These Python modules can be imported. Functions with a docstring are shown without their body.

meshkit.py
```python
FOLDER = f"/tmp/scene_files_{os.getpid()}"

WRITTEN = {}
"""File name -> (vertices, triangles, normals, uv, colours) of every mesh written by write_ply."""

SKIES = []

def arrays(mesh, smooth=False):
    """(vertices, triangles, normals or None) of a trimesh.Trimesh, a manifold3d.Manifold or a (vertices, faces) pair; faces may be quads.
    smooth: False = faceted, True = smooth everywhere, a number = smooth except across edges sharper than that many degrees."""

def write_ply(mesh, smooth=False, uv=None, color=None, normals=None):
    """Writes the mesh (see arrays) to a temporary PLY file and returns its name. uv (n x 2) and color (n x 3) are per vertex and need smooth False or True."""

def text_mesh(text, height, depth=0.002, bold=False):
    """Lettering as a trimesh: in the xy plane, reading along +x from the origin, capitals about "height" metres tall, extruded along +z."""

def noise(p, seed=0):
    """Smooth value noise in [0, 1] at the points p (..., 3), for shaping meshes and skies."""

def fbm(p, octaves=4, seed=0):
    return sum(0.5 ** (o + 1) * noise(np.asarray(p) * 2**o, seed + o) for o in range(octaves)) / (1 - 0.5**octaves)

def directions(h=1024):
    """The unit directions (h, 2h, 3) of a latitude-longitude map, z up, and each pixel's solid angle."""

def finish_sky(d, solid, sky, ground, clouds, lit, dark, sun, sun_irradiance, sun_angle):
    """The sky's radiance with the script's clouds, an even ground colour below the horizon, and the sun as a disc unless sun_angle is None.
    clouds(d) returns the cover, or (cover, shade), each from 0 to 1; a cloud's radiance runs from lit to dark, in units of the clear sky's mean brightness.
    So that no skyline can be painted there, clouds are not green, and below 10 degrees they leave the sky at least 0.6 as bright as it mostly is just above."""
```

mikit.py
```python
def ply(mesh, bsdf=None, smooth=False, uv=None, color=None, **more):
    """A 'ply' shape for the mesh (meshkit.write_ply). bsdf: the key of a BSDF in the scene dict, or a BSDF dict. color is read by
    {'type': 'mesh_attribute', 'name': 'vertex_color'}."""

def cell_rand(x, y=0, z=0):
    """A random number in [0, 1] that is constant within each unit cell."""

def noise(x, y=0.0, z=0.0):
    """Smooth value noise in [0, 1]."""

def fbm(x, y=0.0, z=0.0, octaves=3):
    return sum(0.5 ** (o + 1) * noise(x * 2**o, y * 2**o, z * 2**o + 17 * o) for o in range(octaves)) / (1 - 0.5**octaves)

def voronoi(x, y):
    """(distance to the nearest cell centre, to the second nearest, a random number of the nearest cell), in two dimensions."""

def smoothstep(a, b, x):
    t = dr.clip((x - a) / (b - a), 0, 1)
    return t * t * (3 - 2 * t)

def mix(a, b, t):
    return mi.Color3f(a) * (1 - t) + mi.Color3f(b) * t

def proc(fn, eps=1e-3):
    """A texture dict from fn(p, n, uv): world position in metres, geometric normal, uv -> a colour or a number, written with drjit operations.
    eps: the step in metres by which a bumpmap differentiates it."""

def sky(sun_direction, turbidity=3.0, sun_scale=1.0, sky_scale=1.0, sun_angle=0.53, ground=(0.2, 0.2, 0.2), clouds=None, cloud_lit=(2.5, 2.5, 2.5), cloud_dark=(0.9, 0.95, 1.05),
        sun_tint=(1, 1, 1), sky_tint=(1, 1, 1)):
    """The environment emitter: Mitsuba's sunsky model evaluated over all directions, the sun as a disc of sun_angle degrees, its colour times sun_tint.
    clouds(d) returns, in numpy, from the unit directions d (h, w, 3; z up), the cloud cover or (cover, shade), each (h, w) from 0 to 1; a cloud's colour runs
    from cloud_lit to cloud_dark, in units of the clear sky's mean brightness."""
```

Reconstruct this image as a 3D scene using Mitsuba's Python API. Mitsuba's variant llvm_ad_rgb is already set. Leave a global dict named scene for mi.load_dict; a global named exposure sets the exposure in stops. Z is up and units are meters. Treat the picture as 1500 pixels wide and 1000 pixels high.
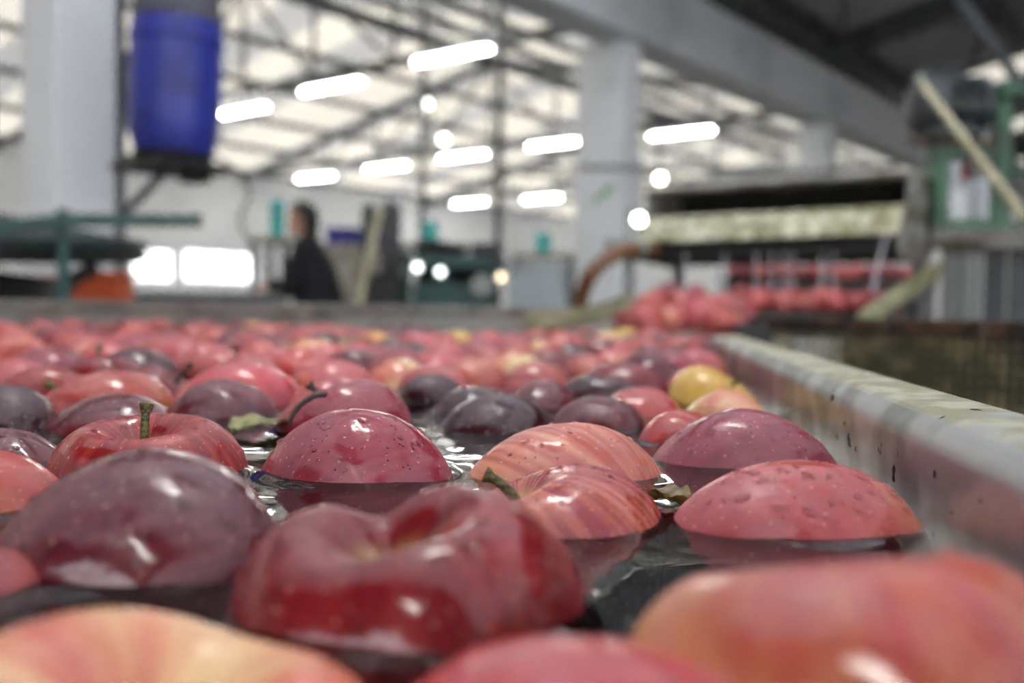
import math, random
import numpy as np, trimesh, manifold3d
import drjit as dr, mitsuba as mi
import mikit, meshkit
from mikit import noise, fbm, voronoi, smoothstep, mix, proc

T = mi.ScalarTransform4f
rng = np.random.default_rng(7)
random.seed(7)

# ------------------------------------------------------------------ camera, sky, exposure
EYE = np.array([0.0, 0.0, 0.90])          # eye, metres above the factory floor
FOCAL = 1450.0                            # in pixels of the 1500 x 1000 frame
PITCH, ROLL = math.atan(48 / FOCAL), 0.014
FWD = np.array([0, math.cos(PITCH), -math.sin(PITCH)])
_u0 = np.array([0, math.sin(PITCH), math.cos(PITCH)])
RIGHT = np.array([1, 0, 0]) * math.cos(ROLL) + _u0 * math.sin(ROLL)
UP = _u0 * math.cos(ROLL) - np.array([1, 0, 0]) * math.sin(ROLL)
exposure = 4.08
scene = {
    'camera': {'type': 'thinlens', 'fov': math.degrees(2 * math.atan(750 / FOCAL)), 'fov_axis': 'x',
               'aperture_radius': 0.0028, 'focus_distance': 0.362, 'near_clip': 0.02, 'far_clip': 500.0,
               'to_world': T().look_at(origin=EYE.tolist(), target=(EYE + FWD).tolist(), up=UP.tolist())},
    'sky': mikit.sky((0.25, -0.75, 0.6), turbidity=4.0, sun_scale=0.0, sky_scale=1.7, ground=(0.25, 0.24, 0.22),
                     clouds=lambda d: 0.75 + 0.25 * meshkit.fbm(d * 3.0, 3), cloud_lit=(1.7, 1.7, 1.75), cloud_dark=(1.1, 1.12, 1.2)),
}
labels = {}
TUBE_POWER = 4.5


def px(x, y, d):
    """The point seen at pixel (x, y) of the photograph, d metres ahead of the eye."""
    r = FWD + (x - 750) / FOCAL * RIGHT - (y - 500) / FOCAL * UP
    return EYE + r * (d / r[1])


# building axes: e1 along the row of columns, e2 across the hall
YAW = math.radians(38)
E1, E2, EZ = np.array([math.sin(YAW), math.cos(YAW), 0]), np.array([-math.cos(YAW), math.sin(YAW), 0]), np.array([0, 0, 1.0])
def bp(a, b, z):
    return E1 * a + E2 * b + EZ * (0.9 + z)                # z above the eye
# tank axes: t along the tank, s to the right
TYAW = math.radians(7.7)
TT, TS = np.array([math.sin(TYAW), math.cos(TYAW), 0]), np.array([math.cos(TYAW), -math.sin(TYAW), 0])
H_EYE = 0.0655
ZW = 0.9 - H_EYE                          # water level
def tp(t, s, z):
    return TT * t + TS * s + EZ * z


# ------------------------------------------------------------------ mesh helpers
def lin(*c):
    c = np.array(c, float) / 255
    return np.where(c <= 0.04045, c / 12.92, ((c + 0.055) / 1.055) ** 2.4).tolist()

def join(ms):
    return trimesh.util.concatenate(list(ms))

def obox(o, ax, ay, az, ch=0.0):
    """Box from the corner o along three vectors; ch chamfers its edges."""
    o, ax, ay, az = (np.asarray(v, float) for v in (o, ax, ay, az))
    m = np.eye(4)
    lens = [np.linalg.norm(v) for v in (ax, ay, az)]
    for k, v in enumerate((ax, ay, az)):
        m[:3, k] = v / lens[k]
    m[:3, 3] = o + (ax + ay + az) / 2
    if ch > 0:
        pts = []
        hx, hy, hz = [l / 2 for l in lens]
        c = min(ch, hx * .8, hy * .8, hz * .8)
        for sx in (-1, 1):
            for sy in (-1, 1):
                for sz in (-1, 1):
                    pts += [(sx * (hx - c), sy * (hy - c), sz * hz), (sx * (hx - c), sy * hy, sz * (hz - c)), (sx * hx, sy * (hy - c), sz * (hz - c))]
        b = trimesh.convex.convex_hull(np.array(pts))
    else:
        b = trimesh.creation.box(lens)
    b.apply_transform(m)
    if np.linalg.det(m[:3, :3]) < 0:
        b.invert()
    return b

def beam(p, q, w, h, up=EZ, ch=0.0):
    """A bar of section w x h from p to q, centred on that line."""
    p, q, up = np.asarray(p, float), np.asarray(q, float), np.asarray(up, float)
    d = q - p
    t = d / np.linalg.norm(d)
    s = np.cross(t, up)
    s /= np.linalg.norm(s)
    u = np.cross(s, t)
    return obox(p - s * w / 2 - u * h / 2, d, s * w, u * h, ch)

def spline(pts, n=24):
    from scipy.interpolate import CubicSpline
    pts = np.asarray(pts, float)
    k = np.r_[0, np.cumsum(np.linalg.norm(np.diff(pts, axis=0), axis=1))]
    return CubicSpline(k, pts)(np.linspace(0, k[-1], n))

def tube(pts, r, sides=10, caps=True):
    p = np.asarray(pts, float)
    r = np.broadcast_to(np.asarray(r, float), (len(p),))
    t = np.gradient(p, axis=0)
    t /= np.linalg.norm(t, axis=1, keepdims=True) + 1e-12
    a = np.cross(t[0], [0, 0, 1.0] if abs(t[0][2]) < .9 else [1.0, 0, 0])
    a /= np.linalg.norm(a)
    A = []
    for k in range(len(p)):
        a = a - t[k] * (a @ t[k])
        a /= np.linalg.norm(a)
        A.append(a)
    A = np.array(A)
    B = np.cross(t, A)
    ang = np.arange(sides) * 2 * np.pi / sides
    v = (p[:, None] + r[:, None, None] * (np.cos(ang)[None, :, None] * A[:, None] + np.sin(ang)[None, :, None] * B[:, None])).reshape(-1, 3)
    i, j = np.meshgrid(np.arange(len(p) - 1), np.arange(sides), indexing='ij')
    q = np.stack([i * sides + j, i * sides + (j + 1) % sides, (i + 1) * sides + (j + 1) % sides, (i + 1) * sides + j], -1).reshape(-1, 4)
    f = [q[:, [0, 1, 2]], q[:, [0, 2, 3]]]
    if caps:
        n = len(v)
        v = np.vstack([v, p[0], p[-1]])
        k = np.arange(sides)
        f += [np.stack([(k + 1) % sides, k, k * 0 + n], 1), np.stack([k + n - sides, (k + 1) % sides + n - sides, k * 0 + n + 1], 1)]
    return trimesh.Trimesh(v, np.vstack(f), process=False)

def lathe(prof, n=40, origin=(0, 0, 0), axis=EZ):
    """Revolve (radius, height) pairs about an axis through origin."""
    axis = np.asarray(axis, float) / np.linalg.norm(axis)
    a = np.cross(axis, [0, 1.0, 0] if abs(axis[1]) < .9 else [1.0, 0, 0])
    a /= np.linalg.norm(a)
    b = np.cross(axis, a)
    prof = np.asarray(prof, float)
    ang = np.arange(n) * 2 * np.pi / n
    v = (np.asarray(origin, float) + prof[:, 1][:, None, None] * axis + prof[:, 0][:, None, None] * (np.cos(ang)[None, :, None] * a + np.sin(ang)[None, :, None] * b)).reshape(-1, 3)
    i, j = np.meshgrid(np.arange(len(prof) - 1), np.arange(n), indexing='ij')
    q = np.stack([i * n + j, i * n + (j + 1) % n, (i + 1) * n + (j + 1) % n, (i + 1) * n + j], -1).reshape(-1, 4)
    return trimesh.Trimesh(v, np.vstack([q[:, [0, 1, 2]], q[:, [0, 2, 3]]]), process=False)

def strip(profile, path_a, path_b, axx, axy):
    """Extrude a closed 2-D outline (along axx, axy) from path_a to path_b."""
    pr = np.asarray(profile, float)
    poly = trimesh.creation.extrude_polygon(__import__('shapely').Polygon(pr), 1.0, engine='earcut')
    v = poly.vertices
    d = np.asarray(path_b, float) - np.asarray(path_a, float)
    w = np.asarray(path_a, float) + v[:, :1] * np.asarray(axx) + v[:, 1:2] * np.asarray(axy) + v[:, 2:] * d
    m = trimesh.Trimesh(w, poly.faces, process=False)
    if np.dot(np.cross(axx, axy), d) < 0:
        m.invert()
    return m

def hull(pts, r):
    """Hull of spheres at pts with radii r, as a Manifold."""
    r = np.broadcast_to(r, (len(pts),))
    return manifold3d.Manifold.batch_hull([manifold3d.Manifold.sphere(float(b), 20).translate([float(c) for c in a]) for a, b in zip(pts, r)])

def smooth_body(parts, edge=0.02, it=12):
    m = manifold3d.Manifold.batch_boolean(parts, manifold3d.OpType.Add).refine_to_length(edge)
    mm = m.to_mesh()
    t = trimesh.Trimesh(mm.vert_properties[:, :3], mm.tri_verts, process=True)
    trimesh.smoothing.filter_taubin(t, iterations=it)
    return t

count = {}
def num(name):
    count[name] = count.get(name, 0) + 1
    return f'{name}_{count[name]:03d}'

def add(key, mesh, mat, smooth=False, **kw):
    scene[key] = mikit.ply(mesh, mat, smooth=smooth, **kw)
    return key

def lab(key, label=None, cat=None, group=None, kind=None):
    labels[key] = {k: v for k, v in (('label', label), ('category', cat), ('group', group), ('kind', kind)) if v}
    return key


# ------------------------------------------------------------------ materials
def mat(key, color, rough=0.5, metal=0.0, spec=0.5, **more):
    c = color if isinstance(color, dict) else {'type': 'rgb', 'value': list(map(float, color))}
    r = rough if isinstance(rough, dict) else float(rough)
    scene[key] = {'type': 'twosided', 'bsdf': {'type': 'principled', 'base_color': c, 'roughness': r, 'metallic': float(metal), 'specular': float(spec), **more}}

def worn(c0, c1, k=6.0, lo=.45, hi=.7, seed=0.0):
    a, b = lin(*c0), lin(*c1)
    return proc(lambda p, n, uv: mix(a, b, smoothstep(lo, hi, fbm(p.x * k + seed, p.y * k, p.z * k, 4))))

mat('white_paint', worn((230, 233, 236), (208, 210, 210), 1.7, .5, .8), .6)
mat('wall_paint', worn((238, 241, 246), (222, 226, 231), .5, .45, .75), .7)
mat('beam_concrete', worn((206, 209, 212), (182, 186, 190), 1.1, .45, .75, 5.), .75)
mat('floor_concrete', worn((98, 96, 92), (66, 64, 62), 1.3, .4, .7), .55)
scene['roof_clear'] = {'type': 'principledthin', 'base_color': {'type': 'rgb', 'value': lin(240, 242, 246)}, 'roughness': .6, 'spec_trans': 0.0, 'diff_trans': .5, 'eta': 1.4}
scene['roof_fibre'] = {'type': 'principledthin', 'base_color': {'type': 'rgb', 'value': lin(232, 230, 226)}, 'roughness': .6, 'spec_trans': 0.0, 'diff_trans': .22, 'eta': 1.4}
mat('roof_opaque', worn((200, 202, 204), (172, 174, 176), .8, .4, .75), .6)
mat('roof_dark', worn((160, 162, 165), (130, 132, 135), .8, .4, .75), .6)
scene['roof_translucent'] = {'type': 'principledthin', 'base_color': {'type': 'rgb', 'value': lin(244, 238, 224)}, 'roughness': .6, 'spec_trans': 0.0, 'diff_trans': .40, 'eta': 1.4}
mat('steel_dark', worn((68, 72, 75), (50, 53, 54), 4.), .5)
mat('black_metal', worn((30, 32, 33), (18, 18, 18), 8.), .45)
mat('table_dark', worn((26, 44, 41), (16, 28, 27), 7.), .5)
mat('green_dark', worn((34, 74, 70), (24, 48, 46), 7.), .45)
mat('green_paint', worn((42, 92, 64), (28, 62, 44), 7.), .45)
mat('blue_plastic', worn((42, 52, 148), (30, 36, 108), 3.5, .4, .75), .4)
mat('blue_faded', worn((84, 84, 96), (62, 62, 72), 6.), .6)
mat('blue_crate', lin(52, 44, 150), .5)
mat('teal_plastic', lin(60, 176, 178), .5)
mat('orange_plastic', worn((206, 96, 58), (176, 76, 46), 5.), .5)
mat('grey_metal', worn((138, 142, 140), (110, 112, 108), 5.), .4, .3)
mat('grey_cabinet', worn((150, 158, 162), (124, 130, 132), 4.), .45)
mat('cream_pole', worn((196, 190, 160), (160, 152, 120), 9.), .5)
mat('hose_rubber', worn((116, 78, 50), (74, 48, 34), 20.), .45)
mat('olive_paint', worn((150, 150, 118), (92, 92, 58), 16., .4, .7), .4)
mat('lamp_white', lin(230, 230, 226), .5)
mat('rubber', lin(26, 26, 26), .6)
mat('skin', lin(198, 150, 126), .5)
mat('cloth_black', worn((22, 24, 30), (14, 15, 19), 30.), .85)
mat('cloth_trousers', lin(34, 38, 52), .85)
mat('hair_dark', lin(24, 20, 18), .5)
mat('beige_board', worn((196, 190, 178), (160, 154, 142), 5.), .7)
mat('motor_paint', worn((40, 52, 56), (26, 32, 34), 9.), .35)
mat('red_mark', lin(140, 40, 40), .6)
mat('stem_brown', worn((96, 92, 48), (58, 50, 30), 900., .4, .65), .5)
mat('stem_dark', worn((52, 44, 34), (30, 26, 20), 900., .4, .65), .4)
mat('green_mark', lin(70, 140, 66), .5)
mat('leaf_yellow', worn((146, 142, 88), (98, 94, 50), 160., .4, .65), .3)
mat('leaf_brown', worn((120, 96, 48), (66, 50, 26), 160., .4, .65), .3)
mat('belt_black', lin(24, 22, 22), .5)
mat('ground_outside', lin(150, 146, 138), .9)
mat('tank_inside', worn((44, 44, 42), (24, 24, 23), 20.), .5, .2)

def rust(p, n, uv):
    f = fbm(p.x * 30, p.y * 30, p.z * 30, 4)
    c = mix(lin(44, 34, 28), lin(84, 58, 42), smoothstep(.4, .6, f))
    return mix(c, lin(96, 92, 76), smoothstep(.6, .72, fbm(p.x * 50, p.y * 50, p.z * 50 + 9, 3)) * .8)
mat('rusty_steel', proc(rust), .65, .2)
def wire_col(p, n, uv):
    f = fbm(p.x * 40, p.y * 40, p.z * 40, 3)
    return mix(lin(96, 90, 66), lin(150, 136, 98), smoothstep(.4, .65, f))
mat('wire_steel', proc(wire_col), .5, .4)

def plate_col(p, n, uv):                       # wet, lime-stained spill plate, streaked downwards
    f = fbm(p.x * 26, p.y * 26, p.z * 3, 4)
    g = fbm(p.x * 60, p.y * 60, p.z * 30, 3)
    c = mix(lin(214, 212, 186), lin(142, 138, 96), smoothstep(.36, .66, f))
    return mix(c, lin(74, 68, 40), smoothstep(.58, .74, g) * .8)
mat('wet_plate', proc(plate_col), .18, .15, clearcoat=.6)
def hood_col(p, n, uv):
    f = fbm(p.x * 12, p.y * 12, p.z * 20, 4)
    return mix(lin(150, 148, 142), lin(96, 88, 76), smoothstep(.4, .7, f))
mat('hood_steel', proc(hood_col), .45, .35)
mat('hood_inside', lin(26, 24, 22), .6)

def rim_dirt(p):
    sp = fbm(p.x * 120, p.y * 120, p.z * 120, 3)
    w = fbm(p.x * 14, p.y * 14, p.z * 14 + 3, 3)
    return smoothstep(.76, .81, sp + (w - .5) * .28)
def rim_col(p, n, uv):
    top = smoothstep(.75, .97, n.z)            # dust lies on the level face only
    f = fbm(p.x * 22, p.y * 22, p.z * 22, 4)
    g = fbm(p.x * 75 + 4, p.y * 75, p.z * 75, 3)
    steel = mix(lin(176, 178, 176), lin(136, 138, 132), smoothstep(.4, .65, f))
    dust = mix(lin(196, 193, 174), lin(170, 165, 138), smoothstep(.35, .65, g))
    c = mix(steel, dust, top * smoothstep(.3, .5, f + .12))
    return mix(c, lin(44, 38, 24), rim_dirt(p))
def rim_rough(p, n, uv):
    top = smoothstep(.75, .97, n.z)
    bend = smoothstep(.05, .3, n.z) * (1 - top)
    return dr.clip(.24 + .22 * bend + .3 * top + .15 * fbm(p.x * 60, p.y * 60, p.z * 60, 3) + .4 * rim_dirt(p), .08, 1)
mat('rim_steel', proc(rim_col), proc(rim_rough), .75)
mat('far_rim_steel', worn((150, 152, 146), (112, 112, 104), 14.), .35, .5)

scene['water'] = {'type': 'dielectric', 'int_ior': 1.33, 'ext_ior': 1.0, 'specular_transmittance': {'type': 'rgb', 'value': [.46, .42, .38]}}
scene['glass'] = {'type': 'thindielectric', 'int_ior': 1.5}
scene['falling_water'] = {'type': 'principled', 'base_color': {'type': 'rgb', 'value': lin(232, 232, 240)}, 'roughness': .15, 'spec_trans': .5, 'eta': 1.33}
scene['stream_water'] = {'type': 'dielectric', 'int_ior': 1.33, 'ext_ior': 1.0}

# ------------------------------------------------------------------ apple skin: one material, tuned by a number carried in the whole part of u
PALETTE = {           # ground, blush, how much blush, stripes, bloom
    'mauve': ((140, 42, 40), (84, 22, 36), .78, .30, .50),
    'rose': ((186, 78, 70), (140, 42, 58), .82, .28, .62),
    'pink': ((208, 122, 96), (180, 68, 76), .82, .22, .66),
    'red': ((184, 72, 46), (132, 24, 32), .74, .45, .35),
    'crimson': ((160, 40, 38), (104, 16, 28), .80, .32, .34),
    'striped': ((226, 164, 124), (186, 84, 74), .46, .70, .50),
    'streaky': ((206, 128, 100), (150, 38, 52), .82, .65, .50),
    'coral': ((196, 112, 82), (170, 60, 60), .72, .32, .55),
    'yellow':  ((206, 172, 84), (204, 104, 66), .34, .35, .15),
    'pale':    ((222, 196, 142), (204, 96, 88), .46, .30, .30),
    'peach': ((200, 142, 88), (172, 56, 64), .62, .25, .50),
    'plum': ((84, 20, 28), (46, 12, 22), .80, .30, .50),
}
SKINS = []                                      # per apple: the row of PALETTE with a little variation
def skin_id(kind, vary=1.0):
    g, b, amount, stripe, bloom = PALETTE[kind]
    g = np.array(lin(*g)) * (1 + vary * rng.normal(0, .07, 3))
    b = np.array(lin(*b)) * (1 + vary * rng.normal(0, .07, 3))
    SKINS.append([*g, *b, amount + vary * rng.normal(0, .05), stripe, bloom])
    return len(SKINS) - 1
_tables = {}
def skin_of(uv):
    k = mi.UInt32(dr.floor(uv.x + 1e-4))
    if not _tables:
        for c in range(9):
            _tables[c] = mi.Float(np.array(SKINS)[:, c].astype(np.float32))
    return k, [dr.gather(mi.Float, _tables[c], dr.minimum(k, len(SKINS) - 1)) for c in range(9)]
def wet_mask(p, kf):                            # where a film of water lies
    return smoothstep(.44, .56, fbm(p.x * 55 + kf, p.y * 55, p.z * 80, 4))
def apple_col(p, n, uv):
    k, s = skin_of(uv)
    kf = mi.Float(k) * 1.37
    lon = (uv.x - dr.floor(uv.x + 1e-4)) * (2 * math.pi / .98)
    cx, cy, v = dr.cos(lon), dr.sin(lon), uv.y
    broad = fbm(cx * 1.2 + kf, cy * 1.2 + kf, v * 1.6, 3)
    blush = smoothstep(.12, .62, s[6] + (broad - .5) * 1.5)
    st = fbm(cx * 8 + kf, cy * 8, v * 1.1, 3) * .6 + noise(cx * 22, cy * 22 + kf, v * 2.2) * .4
    strip_ = smoothstep(.30, .68, st)
    t = dr.clip(blush * (1 - s[7] * .75 * (1 - strip_)) + .25 * s[7] * (strip_ - .5), 0, 1)
    ground, bl = mi.Color3f(s[0], s[1], s[2]), mi.Color3f(s[3], s[4], s[5])
    c = ground * (1 - t) + bl * t
    c *= .88 + .24 * fbm(p.x * 130, p.y * 130, p.z * 130, 2)
    d1, d2, r = voronoi(lon * 6.5, v * 19)      # lenticels
    c = mix(c, lin(236, 190, 160), smoothstep(.11, .03, d1 / (.45 + .8 * r)) * .38)
    wet = wet_mask(p, kf)
    grey = dr.luminance(c) if hasattr(dr, 'luminance') else mi.luminance(c)
    bloomed = c * .72 + mi.Color3f(.34, .25, .30) * (.26 + .30 * grey)
    c = mix(c, bloomed, dr.clip(s[8] * (1 - wet) * (.55 + .6 * broad), 0, .9))
    hollow = smoothstep(.085, .02, v)
    return mix(c, mix(lin(150, 140, 60), lin(190, 150, 100), noise(cx * 6, cy * 6, kf)), hollow * .85)
def apple_rough(p, n, uv):
    k, s = skin_of(uv)
    wet = wet_mask(p, mi.Float(k) * 1.37)
    return dr.clip(.48 - .33 * wet + .10 * (s[8] - .5), .12, .6)
def apple_bump(p, n, uv):
    k = mi.Float(mi.UInt32(dr.floor(uv.x + 1e-4))) * 1.37
    return .00010 * fbm(p.x * 420 + k, p.y * 420, p.z * 420, 2) + .00018 * fbm(p.x * 110, p.y * 110 + k, p.z * 110, 2)
scene['apple_skin'] = {'type': 'bumpmap', 'arbitrary': proc(apple_bump, 4e-4), 'scale': 1.0, 'bsdf': {'type': 'principled', 'base_color': proc(apple_col), 'roughness': proc(apple_rough), 'specular': .55, 'clearcoat': .25, 'clearcoat_gloss': .95}}


def apple_mesh(R, axis, kind, nlat=48, nlon=72, seed=0, elong=.88, dimple=.30, vary=1.0, notch=None):
    """An apple at the origin with its stem end towards axis. Returns (mesh, uv, frame, height of the stem's foot)."""
    axis = np.asarray(axis, float) / np.linalg.norm(axis)
    down = np.array([0, 0, -1.0]) if abs(axis[2]) < .9 else np.array([0, 1.0, 0])
    x = down - axis * (axis @ down)
    x /= np.linalg.norm(x)
    M = np.stack([x, np.cross(axis, x), axis], 1)
    th = np.linspace(0, np.pi, nlat + 1)
    ph = np.linspace(0, 2 * np.pi, nlon + 1)
    TH, PH = np.meshgrid(th, ph, indexing='ij')
    sn, cs = np.sin(TH), np.cos(TH)
    r = np.random.default_rng(1000 + seed)
    lobe = 1 + .022 * np.cos(5 * PH + r.uniform(0, 6)) * (1 - cs) / 2 + .03 * np.cos(PH + r.uniform(0, 6)) + .022 * np.cos(2 * PH + r.uniform(0, 6))
    rad = R * sn * (1 + .075 * cs) * lobe
    # inside the hollow the radius shrinks, so that the shoulder rolls over into it
    z = R * elong * cs * (1 + .035 * np.cos(PH + r.uniform(0, 6)))
    z = z - R * dimple * 1.25 * np.exp(-(sn / .36) ** 2) * (cs > 0) + R * dimple * .75 * np.exp(-(sn / .30) ** 2) * (cs < 0)
    P3 = np.stack([rad * np.cos(PH), rad * np.sin(PH), z], -1)
    if notch:                                   # a shoulder that sinks towards the given directions: (direction, width, depth)
        for d, wd, dep in notch:
            d = np.asarray(d, float)
            dp = np.angle(np.exp(1j * (PH - math.atan2(d @ M[:, 1], d @ M[:, 0]))))
            P3[..., 2] -= R * dep * np.exp(-(dp / wd) ** 2) * np.exp(-((TH - .75) / .55) ** 2)
    U = P3 / R
    P3 = P3 * (1 + .05 * (meshkit.fbm(U * 1.6 + seed * 3.1, 3) - .5) + .010 * (meshkit.fbm(U * 6 + seed, 2) - .5))[..., None]
    foot = float(P3[0, 0, 2])
    k = skin_id(kind, vary)
    uv = np.stack([k + PH / (2 * np.pi) * .98, TH / np.pi], -1).reshape(-1, 2)
    v = P3.reshape(-1, 3) @ M.T
    i, j = np.meshgrid(np.arange(nlat), np.arange(nlon), indexing='ij')
    w = nlon + 1
    q = np.stack([i * w + j, (i + 1) * w + j, (i + 1) * w + j + 1, i * w + j + 1], -1).reshape(-1, 4)
    f = np.vstack([q[:, [0, 1, 2]], q[:, [0, 2, 3]]])
    # drop the slivers at the two poles
    keep = ~((f[:, 0] < w) & (f[:, 2] < w) & (f[:, 1] < w))
    return trimesh.Trimesh(v, f[keep], process=False), uv, M, foot

def stem_mesh(M, foot, R, L, bend, r=.0015):
    b = np.array([[0, 0, foot - .002], [bend * .1, 0, foot + L * .4], [bend * .5, 0, foot + L * .75], [bend, 0, foot + L]])
    p = spline(b, 14) @ M.T
    k = np.linspace(0, 1, 14)
    return tube(p, r * (1.0 + .25 * (1 - k) + .9 * smooth01((k - .82) / .18)), 10)
def smooth01(t):
    t = np.clip(t, 0, 1)
    return t * t * (3 - 2 * t)

_drop = trimesh.creation.icosphere(2)
def droplets(mesh, centre, n, seed, rmin=.00035, rmax=.0019, near=None):
    """Lens-shaped drops of water sitting on an apple: one mesh."""
    r = np.random.default_rng(seed)
    fn, fc, fa = mesh.face_normals, mesh.triangles_center, mesh.area_faces
    ok = (fn[:, 2] > .05) & (fc[:, 2] + centre[2] > ZW + .006)
    idx = np.flatnonzero(ok)
    pick = r.choice(idx, n, p=fa[idx] / fa[idx].sum())
    out = []
    for i in pick:
        s = rmin * (rmax / rmin) ** (r.random() ** 2.0)
        nn = fn[i]
        a = np.cross(nn, [.3, .9, .1]); a /= np.linalg.norm(a)
        b = np.cross(nn, a)
        m = trimesh.creation.icosphere(2 if s > .0008 else 1)
        v = m.vertices
        ex = 1 + .35 * r.random() if s > .0008 else 1
        w = fc[i] + s * ex * v[:, :1] * a + s * v[:, 1:2] * b + s * .52 * v[:, 2:] * nn
        out.append(trimesh.Trimesh(w + centre, m.faces, process=False))
    return join(out)


# ================================================================== the building
H_BEAM, H_BEAM_TOP, H_EAVE, PITCH_ROOF = 2.40, 3.05, 3.30, 0.22
A0, A1 = -8.0, 31.0                            # ends of the hall
B_VALLEY, B_LEFT, B_RIGHT = 4.8, 21.6, -12.0
fl = obox(bp(A0 - 1, B_RIGHT - 1, -.95), E1 * (A1 - A0 + 2), E2 * (B_LEFT - B_RIGHT + 2), EZ * .05)
lab(add('floor', fl, 'floor_concrete'), 'grey concrete factory floor', kind='structure')
og = obox(bp(-120, -120, -1.10), E1 * 240, E2 * 240, EZ * .1)
lab(add('ground', og, 'ground_outside'), 'pale ground outside the building', kind='structure')

def wall_with_holes(o, along, thick, length, z0, z1, holes):
    """Wall from o along a direction, split round rectangular holes (u0, u1, z0, z1)."""
    us = sorted({0, length, *[h[0] for h in holes], *[h[1] for h in holes]})
    zs = sorted({z0, z1, *[h[2] for h in holes], *[h[3] for h in holes]})
    ms = []
    for u0, u1 in zip(us[:-1], us[1:]):
        for a, b in zip(zs[:-1], zs[1:]):
            um, zm = (u0 + u1) / 2, (a + b) / 2
            if not any(h[0] < um < h[1] and h[2] < zm < h[3] for h in holes):
                ms.append(obox(o + along * u0 + EZ * a, along * (u1 - u0), thick, EZ * (b - a)))
    return join(ms)

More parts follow.
